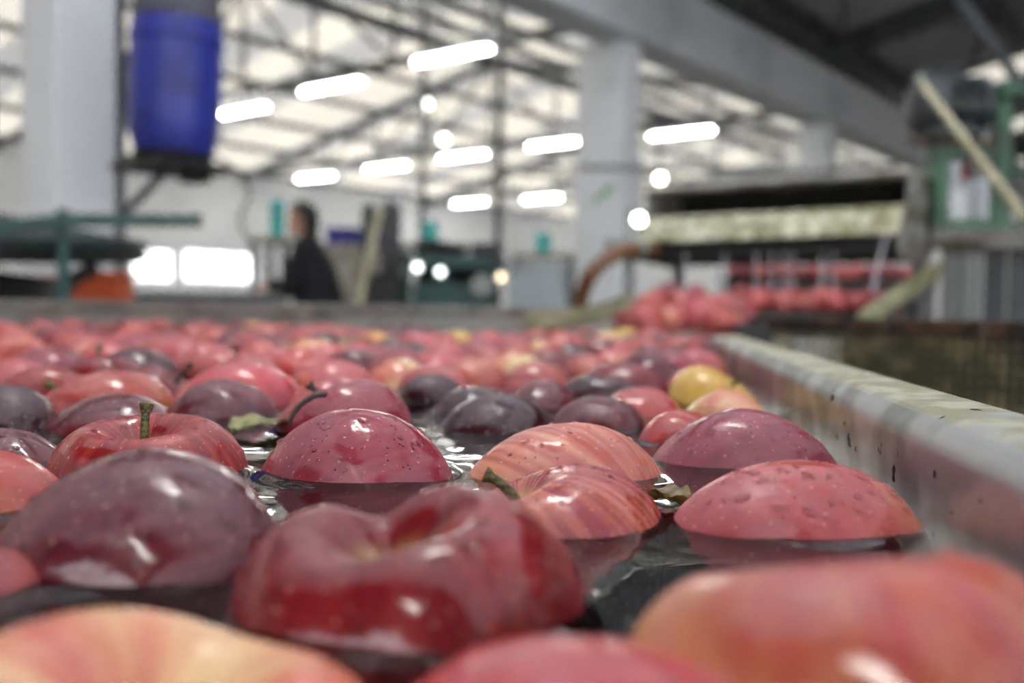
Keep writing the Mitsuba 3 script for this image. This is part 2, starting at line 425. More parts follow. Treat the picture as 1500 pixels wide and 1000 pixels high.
def on_left_wall(x, y):
    r = px(x, y, 10.0) - EYE
    k = B_LEFT / (r @ E2)
    return (r * k) @ E1, (r * k)[2]
WINS = []
for (x0, y0, x1, y1) in ((194, 362, 258, 414), (270, 364, 380, 416)):
    a0, z1 = on_left_wall(x0, y0); a1, z0 = on_left_wall(x1, y1)
    WINS.append((a0, a1, z0, z1))
lw = wall_with_holes(bp(A0, B_LEFT, 0), E1, E2 * .25, A1 - A0, -.9, H_EAVE + .13, [(a - A0, b - A0, c, d) for a, b, c, d in WINS])
lab(add('wall_left', lw, 'wall_paint'), 'long white painted side wall of the packing hall', kind='structure')
for i, (a0, a1, z0, z1) in enumerate(WINS):
    key = f'window_{i + 1}'
    w = .06
    fr = [obox(bp(a0, B_LEFT + .08, z0), E1 * (a1 - a0), E2 * .06, EZ * w), obox(bp(a0, B_LEFT + .08, z1 - w), E1 * (a1 - a0), E2 * .06, EZ * w),
          obox(bp(a0, B_LEFT + .08, z0), E1 * w, E2 * .06, EZ * (z1 - z0)), obox(bp(a1 - w, B_LEFT + .08, z0), E1 * w, E2 * .06, EZ * (z1 - z0))]
    lab(add(key + '__frame', join(fr), 'lamp_white'))
    n = 2 + i
    for k in range(n):
        u0, u1 = a0 + w + (a1 - a0 - 2 * w) * k / n, a0 + w + (a1 - a0 - 2 * w) * (k + 1) / n
        m = trimesh.Trimesh([bp(u0, B_LEFT + .11, z0 + w), bp(u1, B_LEFT + .11, z0 + w), bp(u1, B_LEFT + .11, z1 - w), bp(u0, B_LEFT + .11, z1 - w)], [[0, 1, 2], [0, 2, 3]], process=False)
        add(f'{key}__pane_{k + 1:03d}', m, 'glass')
        if k:
            add(f'{key}__mullion_{k:03d}', obox(bp(u0 - .02, B_LEFT + .08, z0 + w), E1 * .04, E2 * .06, EZ * (z1 - z0 - 2 * w)), 'lamp_white')
    lab(key, ('small sunlit window' if i == 0 else 'wide sunlit window') + ' low in the white side wall', kind='structure')

def gable(a, b0, b1, th):
    """End wall with its gable, from the floor to the roof."""
    pts = [(b0, -.9), (b1, -.9), (b1, H_EAVE + .12), ((b0 + b1) / 2, H_EAVE + .12 + PITCH_ROOF * (b1 - b0) / 2), (b0, H_EAVE + .12)]
    return strip([(b, z + .9) for b, z in pts], bp(a, 0, -.9), bp(a + th, 0, -.9), E2, EZ)
lab(add('wall_far', join([gable(A1, B_VALLEY, B_LEFT, .25), gable(A1, B_RIGHT, B_VALLEY, .25)]), 'wall_paint'), 'white end wall far behind the machines', kind='structure')
lab(add('wall_right', wall_with_holes(bp(A0, B_RIGHT - .25, 0), E1, E2 * .25, A1 - A0, -.9, H_EAVE + .13, [(1.5, 15.0, -.9, 2.8)]), 'wall_paint'), 'white side wall on the right with a wide open gate', kind='structure')
lab(add('wall_back', join([gable(A0 - .25, B_VALLEY, B_LEFT, .25), wall_with_holes(bp(A0 - .25, B_RIGHT, 0), E2, E1 * .25, B_VALLEY - B_RIGHT, -.9, H_EAVE, [(4.5, 8.5, -.9, 2.4)])]), 'wall_paint'), 'back wall with a wide open loading door', kind='structure')

# roofs: two gables that meet over the row of columns
def sheet(a, b_low, b_high, w=1.0):
    """One corrugated sheet, w wide along e1, from the eave up to the ridge."""
    n = 5
    xs, zs = [], []
    for k in range(n):
        xs += [(k + .0) / n, (k + .55) / n, (k + .65) / n, (k + .9) / n]
        zs += [0, 0, .035, .035]
    xs.append(1.0); zs.append(0)
    L = abs(b_high - b_low)
    v, f = [], []
    for x, z in zip(xs, zs):
        v += [bp(a + x * w, b_low, H_EAVE + .12 + z), bp(a + x * w, b_high, H_EAVE + .12 + z + PITCH_ROOF * L)]
    for k in range(len(xs) - 1):
        f += [[2 * k, 2 * k + 2, 2 * k + 3], [2 * k, 2 * k + 3, 2 * k + 1]]
    return trimesh.Trimesh(v, f, process=False)
R1, R2 = (B_VALLEY + B_LEFT) / 2, (B_VALLEY + B_RIGHT) / 2
SLOPES = [(B_VALLEY, R1, 'hall'), (B_LEFT, R1, 'hall'), (B_VALLEY, R2, 'bay'), (B_RIGHT, R2, 'bay')]
for (bl, bh, which) in SLOPES:
    for k in range(int(A1 - A0)):
        a = A0 + k
        if which == 'hall':
            m = 'roof_translucent' if k % 5 in (0, 2, 3) else 'roof_fibre'
        else:
            m = 'roof_clear' if -1.5 <= a < 6.5 else 'roof_translucent' if k % 4 == 0 and a > 14 else 'roof_dark'
        add(num('ceiling__sheet'), sheet(a, bl, bh), m)
    sgn = 1 if bh > bl else -1
    for j in range(6):
        b = bl + sgn * (.3 + j * (abs(bh - bl) - .45) / 5)
        z = H_EAVE + .05 + PITCH_ROOF * abs(b - bl)
        add(num('ceiling__purlin'), beam(bp(A0, b, z), bp(A1, b, z), .075, .12), 'steel_dark')
def truss(a, b0, b1):
    key = num('ceiling__truss')
    rid = (b0 + b1) / 2
    zt = lambda b: H_EAVE - .04 + PITCH_ROOF * (abs(b - b0) if b < rid else abs(b1 - b))
    zb = H_EAVE + .075
    add(key + '__bottom_chord', beam(bp(a, b0, zb), bp(a, b1, zb), .09, .12), 'steel_dark')
    for k, (p, q) in enumerate(((b0, rid), (b1, rid))):
        add(f'{key}__top_chord_{k + 1:03d}', beam(bp(a, p, zt(p)), bp(a, q, zt(q)), .09, .12), 'steel_dark')
    n = 10
    bs = np.linspace(b0, b1, n + 1)
    c = 0
    for k in range(1, n):
        c += 1
        add(f'{key}__web_{c:03d}', beam(bp(a, bs[k], zb), bp(a, bs[k], zt(bs[k])), .05, .05, up=E1), 'steel_dark')
        nx = bs[k + 1] if bs[k] < rid else bs[k - 1]
        if 0 < k < n and abs(bs[k] - rid) > .2:
            c += 1
            add(f'{key}__web_{c:03d}', beam(bp(a, bs[k], zb), bp(a, nx, zt(nx)), .05, .05, up=E1), 'steel_dark')
TRUSS_A = (3.4, 9.85, 16.05, 23.1)
for a in TRUSS_A:
    truss(a, B_VALLEY, B_LEFT)
for a in (-2.3, 2.57, 7.46, 12.35, 17.2, 22.1):         # rafters of the near bay stand on the columns
    key = num('ceiling__rafter')
    add(key, join([beam(bp(a, B_VALLEY, H_EAVE - .05), bp(a, R2, H_EAVE - .05 + PITCH_ROOF * (B_VALLEY - R2)), .14, .26),
                   beam(bp(a, B_RIGHT, H_EAVE - .05), bp(a, R2, H_EAVE - .05 + PITCH_ROOF * (B_VALLEY - R2)), .14, .26)]), 'steel_dark')
    add(num('ceiling__tie'), beam(bp(a, B_VALLEY - 2.2, H_EAVE + .42), bp(a + 4.9, B_VALLEY - .3, H_EAVE), .05, .05), 'steel_dark')
add('ceiling__gutter', obox(bp(A0, B_VALLEY - .24, H_BEAM_TOP), E1 * (A1 - A0), E2 * .48, EZ * .22), 'steel_dark')
lab('ceiling', 'pitched corrugated roof with translucent sheets and dark steel trusses', kind='structure')

# columns and the valley beam
for a, b, w1, w2, text in ((2.471, 4.797, .363, .363, 'white square column with the blue drum hanging at its side'), (7.52, 4.665, .293, .50, 'white square column behind the far rim left of the water chute'),
                           (12.30, 4.62, .36, .36, 'white square column far away above the chute')):
    lab(add(num('column'), obox(bp(a, b, -.9), E1 * w1, E2 * w2, EZ * (H_BEAM + .899), .012), 'white_paint', smooth=False), text, 'column')
lab(add('valley_beam', obox(bp(A0, B_VALLEY - .22, H_BEAM), E1 * (A1 - A0), E2 * .42, EZ * (H_BEAM_TOP - H_BEAM), .015), 'beam_concrete'), 'long grey concrete beam resting on the white columns', 'beam')
# corbel between beam and second column
# conduit across the second column, green strip on it
lab(add('conduit', tube([px(790, 244, 7.6), px(1000, 247, 8.1), px(1225, 252, 8.6)], .022, 8), 'grey_metal', True), 'thin grey conduit running level across the column behind the chute', 'pipe')
gl = spline([px(866, 296, 7.55), px(880, 287, 7.53), px(893, 276, 7.55), px(902, 266, 7.5)], 12)
gw = np.sin(np.linspace(.1, np.pi - .1, 12)) * .035 + .006
gv = np.vstack([gl + UP * gw[:, None] * .8 + RIGHT * gw[:, None] * .3, gl - UP * gw[:, None] * .8, gl + UP * gw[:, None] * .8 + RIGHT * gw[:, None] * .3 - FWD * .004, gl - UP * gw[:, None] * .8 - FWD * .004])
gm = trimesh.Trimesh(gv, trimesh.convex.convex_hull(gv).faces if False else [[0, 1, 2]], process=False)
gf = []
for i in range(11):
    for (p, q) in ((0, 12), (36, 24)):
        a, b, c, d = p + i, p + i + 1, q + i + 1, q + i
        gf += [[a, b, c], [a, c, d]]
lab(add('green_leaf', trimesh.Trimesh(gv, gf, process=False), 'green_mark'), 'slim green leaf shape stuck on the white column left of the chute', 'leaf')

# ------------------------------------------------------------------ lamps
def tube_light(a, b, z, text, group=None):
    key = num('tube_light')
    L = 1.22
    p, q = bp(a, b - L / 2, z), bp(a, b + L / 2, z)
    add(key + '__housing', beam(p + EZ * .05, q + EZ * .05, .12, .05, ch=.01), 'lamp_white')
    for k, s in enumerate((-.035, .035)):
        scene[f'{key}__tube_{k + 1:03d}'] = mikit.ply(tube([p + E1 * s, q + E1 * s], .019, 10), 'lamp_white', smooth=30, emitter={'type': 'area', 'radiance': {'type': 'rgb', 'value': [TUBE_POWER, TUBE_POWER * 1.0, TUBE_POWER * .96]}})
    for k, s in enumerate((.25, .75)):
        c = p + (q - p) * s
        add(f'{key}__rod_{k + 1:03d}', beam(c + EZ * .07, c + EZ * (H_EAVE - z), .012, .012, up=E1), 'steel_dark')
    lab(key, text, 'ceiling light', group)
for a, b, z, text in (
        (9.5, 8.46, 3.2, 'long lit tube light nearest the camera, highest in the picture'), (9.83, 11.1, 3.2, 'lit tube light, second from the left in the nearest row'), (10.2, 13.7, 3.2, 'lit tube light beside the blue drum, leftmost of its row'),
        (16.0, 8.7, 3.2, 'lit tube light right of the second white column'), (15.7, 11.27, 3.2, 'lit tube light touching the left edge of the second column'), (15.9, 13.8, 3.2, 'lit tube light left of the dark upright pole in the middle row'),
        (16.2, 16.4, 3.2, 'lit tube light above the blue crate in the middle row'), (16.5, 19.2, 3.2, 'lit tube light above the dark-clad person'),
        (23.2, 17.1, 3.2, 'small lit tube light of the farthest row, just left of the second column'), (23.0, 19.7, 3.2, 'small lit tube light of the farthest row, lowest and left of the dark pole')):
    tube_light(a, b, z, text)
for a, b in ((1.2, 1.2), (-2.2, -1.4)):
    tube_light(a, b, 3.1, 'tube light over the washing tank', 'tube lights over the tank')
def bulb(x, y, d, power, text, drop=.5, r=.06):
    key = num('bulb_lamp')
    c = px(x, y, d)
    ms = trimesh.creation.icosphere(2, r)
    ms.apply_translation(c)
    scene[key + '__bulb'] = mikit.ply(ms, 'lamp_white', smooth=True, emitter={'type': 'area', 'radiance': {'type': 'rgb', 'value': [power, power * .97, power * .86]}})
    add(key + '__socket', lathe([(0, r * .8), (r * .5, r * .8), (r * .4, r * 1.9), (0, r * 1.9)], 16, c), 'rubber', 30)
    add(key + '__cord', tube([c + EZ * r * 1.9, c + EZ * (r * 1.9 + drop)], .006, 6), 'rubber')
    lab(key, text, 'lamp')
bulb(625, 152, 14.5, .55, 'dim round lamp hanging high under the roof between the tube lights', .6)
bulb(650, 204, 15.5, 1.1, 'round lamp hanging just above a middle row tube light', .9)
bulb(967, 261, 12.0, 1.6, 'round lamp hanging just above the left end of the chute', .9, .05)
bulb(936, 321, 6.5, 4, 'small bright round lamp at the left end of the wet chute', .35, .03)

# ------------------------------------------------------------------ things in the hall
for (x, y0, y1, d, w, text) in ((729, -30, 392, 11.5, .085, 'dark upright pole standing in the middle of the hall'), (618, -40, 330, 14.0, .085, 'thinner dark upright pole left of the middle pole')):
    p, q = px(x, y1, d), px(x, y0, d)
    p = np.array([p[0], p[1], 0.0]); q = np.array([p[0], p[1], min(q[2], .9 + H_EAVE + PITCH_ROOF * (p @ E2 - B_VALLEY) - .12)])
    key = num('pole')
    add(key + '__shaft', tube([p, q], w / 2, 12), 'steel_dark', 30)
    add(key + '__foot_plate', obox(p - E1 * .12 - E2 * .12, E1 * .24, E2 * .24, EZ * .015), 'steel_dark')
    for k, z in enumerate((1.6, 2.4, 3.2)):
        add(f'{key}__clamp_{k + 1:03d}', lathe([(w * .5, z), (w * .85, z), (w * .85, z + .06), (w * .5, z + .06)], 16, p), 'steel_dark')
    lab(key, text, 'pole')

# blue drum on its bracket at the first column
dc = px(254, 236, 4.55)
ax = EZ + .03 * TS
prof = [(0, 0), (.150, 0), (.166, .012), (.178, .05), (.196, .12), (.204, .20), (.204, .40), (.207, .415), (.207, .43), (.203, .44), (.203, .52), (.211, .53), (.211, .555), (.203, .565), (.200, .62)]
add('blue_drum__body', lathe(prof, 56, dc, ax), 'blue_plastic', 35)
add('blue_drum__shoulder', lathe([(.200, .62), (.194, .68), (.180, .75), (.150, .81), (.10, .84), (0, .845)], 56, dc, ax), 'blue_faded', 35)
add('blue_drum__neck', lathe([(.06, .84), (.06, .89), (.045, .89), (.045, .84)], 24, dc + np.array([.06, 0, 0]), ax), 'blue_faded', 35)
add('blue_drum__base_band', lathe([(.0, -.004), (.156, -.004), (.172, .012), (.178, .030), (.176, .032), (.170, .030)], 56, dc, ax), 'rubber', 35)
lab('blue_drum', 'blue plastic drum hanging high at the side of the white column', 'drum')
bk = dc - EZ * .03
add('drum_bracket__shelf', join([obox(bk - E1 * .20 - E2 * .20 + EZ * -.02, E1 * .40, E2 * .40, EZ * .035, .006)]), 'black_metal')
foot = px(176, 318, 4.62)
add('drum_bracket__strut', beam(bk - EZ * .02 - RIGHT * .04, foot, .03, .03), 'steel_dark')
add('drum_bracket__upright', tube([np.array([foot[0], foot[1], 0.0]), np.array([foot[0], foot[1], 0]) + EZ * 2.9], .022, 10), 'steel_dark', 30)
add('drum_bracket__valve', join([tube([bk + RIGHT * .08 - EZ * .02, bk + RIGHT * .08 - EZ * .07], .05, 14), tube([bk + RIGHT * .08 - EZ * .05, bk + RIGHT * .17 - EZ * .05], .02, 10)]), 'rubber', 30)
lab('drum_bracket', 'dark steel shelf bracket with a diagonal strut under the blue drum', 'bracket')
lab(add('hanging_cable', tube(spline([px(312, 225, 4.6), px(345, 250, 4.7), px(366, 285, 4.8), px(352, 315, 4.9), px(360, 345, 5.0), px(380, 380, 5.1)], 30), .008, 8), 'grey_metal', True), 'thin grey cable hanging down right of the blue drum', 'cable')

# round sorting table at the left
rc = px(-190, 352, 3.3)
rr = (px(192, 352, 3.3) - rc)[0]
zr = np.array([0.02, -.05, 1.0]); zr /= np.linalg.norm(zr)
add('rotary_table__top', lathe([(0, .16), (rr * .2, .145), (rr * .985, .030), (rr, .022), (rr, -.004), (rr * .99, -.01)], 72, rc, zr), 'table_dark', 30)
add('rotary_table__rim', lathe([(rr * .99, -.012), (rr * 1.0, -.012), (rr * 1.0, -.034), (rr * .96, -.05), (0, -.052)], 72, rc, zr), 'black_metal', 30)
add('rotary_table__pedestal', lathe([(.18, -.05), (.30, -.08), (.60, -.12), (.64, -.34), (.60, -.40), (0.30, -.42), (.28, -rc[2] + .03), (.42, -rc[2] + .02), (.42, -rc[2] + .001), (0, -rc[2] + .001)], 48, rc), 'black_metal', 30)
for k in range(3):
    ang = .4 + k * 2.1
    d = np.array([math.cos(ang), math.sin(ang), 0])
    add(f'rotary_table__brace_{k + 1:03d}', beam(rc + d * rr * .8 - EZ * .06, rc + d * .45 - EZ * .24, .03, .05), 'black_metal')
lab('rotary_table', 'large dark round sorting table at the left edge', 'table')
lc = rc + np.array([.655 * .62, -.655 * .80, -.195])
lb = trimesh.creation.icosphere(2, .016); lb.apply_translation(lc)
scene['pilot_lamp__bulb'] = mikit.ply(lb, 'lamp_white', smooth=True, emitter={'type': 'area', 'radiance': {'type': 'rgb', 'value': [1.3, 1.5, 1.7]}})
add('pilot_lamp__collar', lathe([(.014, -.012), (.022, -.008), (.022, .012), (.014, .014)], 20, lc + np.array([-.008, .012, 0]), np.array([-.62, .8, 0])), 'grey_metal', 30)
lab('pilot_lamp', 'small cool white lamp shining below the round table', 'lamp')
# green guard frame behind it
g0, g1, g2 = px(-60, 337, 2.48), px(92, 322, 2.52), px(290, 323, 2.62)
add('guard_frame__arm', beam(g1, g2, .03, .031, ch=.003), 'green_dark')
add('guard_frame__rail', beam(g0, g1, .03, .029, ch=.003), 'green_dark')
pt = px(92, 306, 2.52)
add('guard_frame__post', beam(np.array([pt[0], pt[1], 0]), pt, .024, .024, up=E1, ch=.003), 'green_dark')
add('guard_frame__foot', obox(np.array([pt[0] - .08, pt[1] - .08, 0]), [.16, 0, 0], [0, .16, 0], [0, 0, .012]), 'green_dark')
add('guard_frame__end_cap', beam(g2, g2 + (g2 - g1) / np.linalg.norm(g2 - g1) * .009, .033, .034), 'black_metal')
lab('guard_frame', 'dark green square-tube rail on a post before the white column', 'rail')

def crate(name, c, w, d, h, matl, text, yaw=0.0, cat='crate'):
    key = num(name)
    X, Y = np.array([math.cos(yaw), math.sin(yaw), 0]), np.array([-math.sin(yaw), math.cos(yaw), 0])
    o = c - X * w / 2 - Y * d / 2
    t = .012
    add(key + '__body', join([obox(o, X * w, Y * d, EZ * t), obox(o, X * w, Y * t, EZ * h), obox(o + Y * (d - t), X * w, Y * t, EZ * h), obox(o, X * t, Y * d, EZ * h), obox(o + X * (w - t), X * t, Y * d, EZ * h)]), matl)
    rim = .018
    add(key + '__lip', join([obox(o - X * rim - Y * rim + EZ * (h - .02), X * (w + 2 * rim), Y * rim, EZ * .02), obox(o - X * rim + Y * d + EZ * (h - .02), X * (w + 2 * rim), Y * rim, EZ * .02),
                             obox(o - X * rim + EZ * (h - .02), X * rim, Y * d, EZ * .02), obox(o + X * w + EZ * (h - .02), X * rim, Y * d, EZ * .02)]), matl)
    n = max(3, int(w / .09))
    for k in range(n):
        add(f'{key}__rib_{k + 1:03d}', obox(o + X * (w * (k + .5) / n - .006) - Y * .01 + EZ * .02, X * .012, Y * .01, EZ * (h - .05)), matl)
    lab(key, text, cat)
c1 = px(140, 447, 4.4)
crate('plastic_crate', np.array([c1[0], c1[1] + .095, px(136, 441, 4.4)[2] + .002]), .20, .16, .13, 'orange_plastic', 'orange plastic crate standing below the white column')
c2 = px(36, 436, 4.36)
crate('plastic_crate', np.array([c2[0], c2[1] + .17, px(36, 441, 4.36)[2] + .003]), .18, .28, .11, 'orange_plastic', 'orange crate in shadow under the round table')
def bench(name, x0, x1, y, d, h, matl, text, depth=.7, top=.03):
    """A work bench whose front edge spans x0..x1 at pixel height y."""
    p, q = px(x0, y, d), px(x1, y, d)
    z = (p[2] + q[2]) / 2
    key = num(name)
    L = q[0] - p[0]
    o = np.array([p[0], p[1], 0])
    add(key + '__top', obox(o + EZ * (z - top), [L, 0, 0], [0, depth, 0], EZ * top, .004), matl)
    k = 0
    for sx in (.03, L - .08):
        for sy in (.03, depth - .08):
            k += 1
            add(f'{key}__leg_{k:03d}', obox(o + np.array([sx, sy, 0]), [.05, 0, 0], [0, .05, 0], EZ * (z - top)), 'steel_dark')
    add(key + '__apron', obox(o + np.array([.04, .02, z - top - h]), [L - .08, 0, 0], [0, .02, 0], EZ * h), 'steel_dark')
    lab(key, text, 'bench')
    return z
zb0 = bench('work_bench', 100, 168, 441, 4.4, .12, 'steel_dark', 'low dark stand under the orange crate', .19)
bench('work_bench', 6, 68, 441, 4.36, .12, 'steel_dark', 'low dark stand under the shaded crate at the left edge', .34)
zb = bench('work_bench', 178, 412, 428, 6.9, .14, 'grey_metal', 'long grey work bench in front of the bright windows', .9)
tb = px(300, 424, 7.0)
add('apron_sheet', obox(np.array([tb[0] - .5, tb[1] + .1, zb]), [1.0, 0, 0], [0, .5, 0], EZ * .012, .003), 'wall_paint')
lab('apron_sheet', 'flat pale board lying on the bench before the windows', 'board')

# the person, standing at the bench and turned to the left
def person():
    P = lambda x, y, d=7.2: px(x, y, d)
    head = P(441, 323)
    fx, fy, fz = head
    X, Y = np.array([1.0, 0, 0]), np.array([0, 1.0, 0])
    def at(dx, z, dy=0.0):
        return np.array([fx + dx, fy + dy, z])
    sh = 1.36
    top = head[2] + .115
    sc = top / 1.66
    hip = .84
    near, far = -.10, .12
    B = []
    def chain(pts, rs):
        for k in range(len(pts) - 1):
            B.append(hull([pts[k], pts[k + 1]], [rs[k], rs[k + 1]]))
    # head (facing left), neck, torso
    B.append(hull([head + EZ * .03, head + np.array([.015, 0, .035])], [.088, .088]))
    B.append(hull([head + np.array([-.02, 0, -.03]), head + np.array([-.055, 0, -.075])], [.068, .036]))
    B.append(hull([head + np.array([-.085, 0, -.01]), head + np.array([-.075, 0, .015])], [.016, .010]))         # nose
    B.append(hull([head + np.array([-.075, -.012, -.052]), head + np.array([-.075, .012, -.052])], [.012, .012]))  # mouth
    for s in (-1, 1):
        B.append(hull([head + np.array([.012, s * .085, .0]), head + np.array([.02, s * .088, -.028])], [.018, .012]))  # ears
    neck = at(.045, head[2] - .17)
    chain([head + np.array([.02, 0, -.06]), neck], [.055, .06])
    chest, waist, pel = at(.09, head[2] - .36), at(.13, 1.0), at(.15, hip)
    B.append(hull([at(.06, head[2] - .22, -.13), at(.06, head[2] - .22, .13), chest + Y * .09, chest - Y * .09], [.075, .075, .125, .125]))
    B.append(hull([chest + Y * .08, chest - Y * .08, waist + Y * .07, waist - Y * .07], [.125, .125, .12, .12]))
    B.append(hull([waist + Y * .07, waist - Y * .07, pel + Y * .08, pel - Y * .08], [.12, .12, .125, .125]))
    ankles, hands = [], []
    for s in (-1, 1):
        h, k, a = at(.15, hip - .02, s * .09), at(.11 + .03 * s, .47, s * .10), at(.16 + .05 * s, .09, s * .11)
        chain([h, k, a], [.085, .056, .04])
        B.append(hull([a + np.array([.02, 0, -.05]), a + np.array([-.14, 0, -.062])], [.038, .026]))
        ankles.append((h, k, a))
        S = at(.06, head[2] - .23, s * .19)
        E = at(-.05, head[2] - .50, s * .22)
        W = px(405 + 6 * s, 417, 7.2 + .16 * s)
        chain([S, E, W], [.052, .042, .03])
        hands.append((S, E, W))
        palm = W + np.array([-.07, 0, -.015])
        B.append(hull([W, palm + Y * .025, palm - Y * .025], [.026, .017, .017]))
        for q in range(4):
            f0 = palm + np.array([-.005, (q - 1.5) * .019, 0])
            L = (.066, .076, .072, .056)[q]
            chain([f0, f0 + np.array([-L * .55, 0, -.004]), f0 + np.array([-L * .9, 0, -.028])], [.0095, .0085, .0075])
        chain([W + np.array([-.03, -s * .022, 0]), W + np.array([-.055, -s * .05, -.012]), W + np.array([-.085, -s * .055, -.02])], [.012, .010, .008])
    add('person__body', smooth_body(B, .014, 6), 'skin', True)
    C = [hull([at(.06, head[2] - .21, -.15), at(.06, head[2] - .21, .15), chest + Y * .10, chest - Y * .10], [.09, .09, .15, .15]),
         hull([chest + Y * .10, chest - Y * .10, waist + Y * .09, waist - Y * .09], [.15, .15, .16, .16]),
         hull([waist + Y * .09, waist - Y * .09, pel + Y * .11 - EZ * .12, pel - Y * .11 - EZ * .12], [.16, .16, .19, .19]),
         hull([at(.05, head[2] - .15, -.03), at(.05, head[2] - .15, .03), at(.06, head[2] - .21)], [.07, .07, .11])]
    for S, E, W in hands:
        C.append(hull([S, E], [.082, .066])); C.append(hull([E, E + (W - E) * .88], [.066, .048]))
    add('person__coat', smooth_body(C, .025, 8), 'cloth_black', True)
    L = []
    for h, k, a in ankles:
        L.append(hull([h, k], [.10, .072])); L.append(hull([k, a], [.072, .056]))
    add('person__trousers', smooth_body(L, .03, 6), 'cloth_trousers', True)
    for i, (h, k, a) in enumerate(ankles):
        add(f'person__shoe_{i + 1:03d}', smooth_body([hull([a + np.array([.03, 0, -.046]), a + np.array([-.15, 0, -.058])], [.044, .032])], .02, 3), 'rubber', True)
    hr = [hull([head + np.array([.03, 0, .045]), head + np.array([.05, 0, .0])], [.096, .085]), hull([head + np.array([-.03, 0, .085]), head + np.array([.03, 0, .07])], [.052, .075]),
          hull([head + np.array([.06, 0, .02]), head + np.array([.075, 0, -.09])], [.075, .05])]
    add('person__hair', smooth_body(hr, .02, 5), 'hair_dark', True)
    lab('person', 'person in a dark coat standing turned left at the bench', 'person')
    lab('person__coat', 'dark winter coat')
person()

# crates, cupboards and machines behind
def cupboard(name, x0, x1, y0, y1, d, depth, matl, text, cat='cabinet', doors=2, z_floor=0.0):
    p, q = px(x0, y0, d), px(x1, y0, d)
    key = num(name)
    W, z = q[0] - p[0], (p[2] + q[2]) / 2
    o = np.array([p[0], p[1], z_floor])
    hgt = z - z_floor
    add(key + '__body', obox(o, [W, 0, 0], [0, depth, 0], EZ * (hgt - .03), .006), matl)
    add(key + '__lid', obox(o + np.array([-.015, -.015, hgt - .03]), [W + .03, 0, 0], [0, depth + .03, 0], EZ * .03, .006), matl)
    for k in range(doors):
        w = (W - .06) / doors
        dk = f'{key}__door_{k + 1:03d}'
        add(dk, obox(o + np.array([.03 + k * w + .01, -.014, .08]), [w - .02, 0, 0], [0, .014, 0], EZ * (hgt - .16), .004), matl)
        add(dk + '__handle', obox(o + np.array([.03 + k * w + (w - .07 if k == 0 else .04), -.04, hgt * .6]), [.02, 0, 0], [0, .026, 0], EZ * .12, .004), 'steel_dark')
    lab(key, text, cat)
cupboard('steel_cabinet', 746, 832, 384, 455, 7.4, .5, 'grey_cabinet', 'grey steel cabinet standing left of the second white column')
cupboard('tool_chest', 532, 584, 400, 450, 7.1, .4, 'black_metal', 'low black tool chest between the leaning pole and the sorting machine', 'chest', 1)
cupboard('side_cupboard', 476, 546, 357, 450, 9.2, .6, 'beige_board', 'pale low cupboard behind the person with the blue crates on top')
bc = px(503, 356, 9.25)
crate('blue_crate', np.array([bc[0] - .04, bc[1] + .25, bc[2]]), .26, .36, .15, 'blue_crate', 'blue plastic crate on the pale cupboard right of the person')
crate('blue_crate', np.array([bc[0] + .23, bc[1] + .25, bc[2]]), .20, .32, .13, 'blue_crate', 'smaller blue crate beside the larger blue crate on the cupboard')
def drum(x, y0, y1, d, w, text):
    c = px(x, y1, d); t = px(x, y0, d)
    h = t[2] - c[2]
    r = w / 2 * d / FOCAL
    key = num('teal_barrel')
    c = np.array([c[0], c[1], c[2]])
    add(key, lathe([(0, 0), (r * .92, 0), (r, h * .06), (r, h * .3), (r * 1.04, h * .33), (r, h * .36), (r, h * .64), (r * 1.04, h * .67), (r, h * .7), (r * .98, h * .95), (r * .9, h), (0, h)], 28, c), 'teal_plastic', 35)
    lab(key, text, 'barrel')
    return c, r
for x, y0, y1, d, w, text, bw in ((406, 293, 350, 10.5, 20, 'teal barrel standing behind the person\'s head', .42), (630, 325, 358, 12.5, 22, 'teal barrel behind the sorting machine', .8), (796, 342, 372, 12.5, 22, 'teal barrel behind the grey steel cabinet', .8)):
    c, r = drum(x, y0, y1, d, w, text)
    key = num('barrel_stand')
    add(key + '__top', obox(np.array([c[0] - bw / 2, c[1] - .4, c[2] - .05]), [bw, 0, 0], [0, .8, 0], EZ * .05), 'beige_board')
    k = 0
    for sx in (-bw / 2 + .02, bw / 2 - .08):
        for sy in (-.38, .32):
            k += 1
            add(f'{key}__leg_{k:03d}', obox(np.array([c[0] + sx, c[1] + sy, 0]), [.06, 0, 0], [0, .06, 0], EZ * (c[2] - .05)), 'steel_dark')
    lab(key, 'stand under the ' + text.replace('standing ', ''), 'stand')

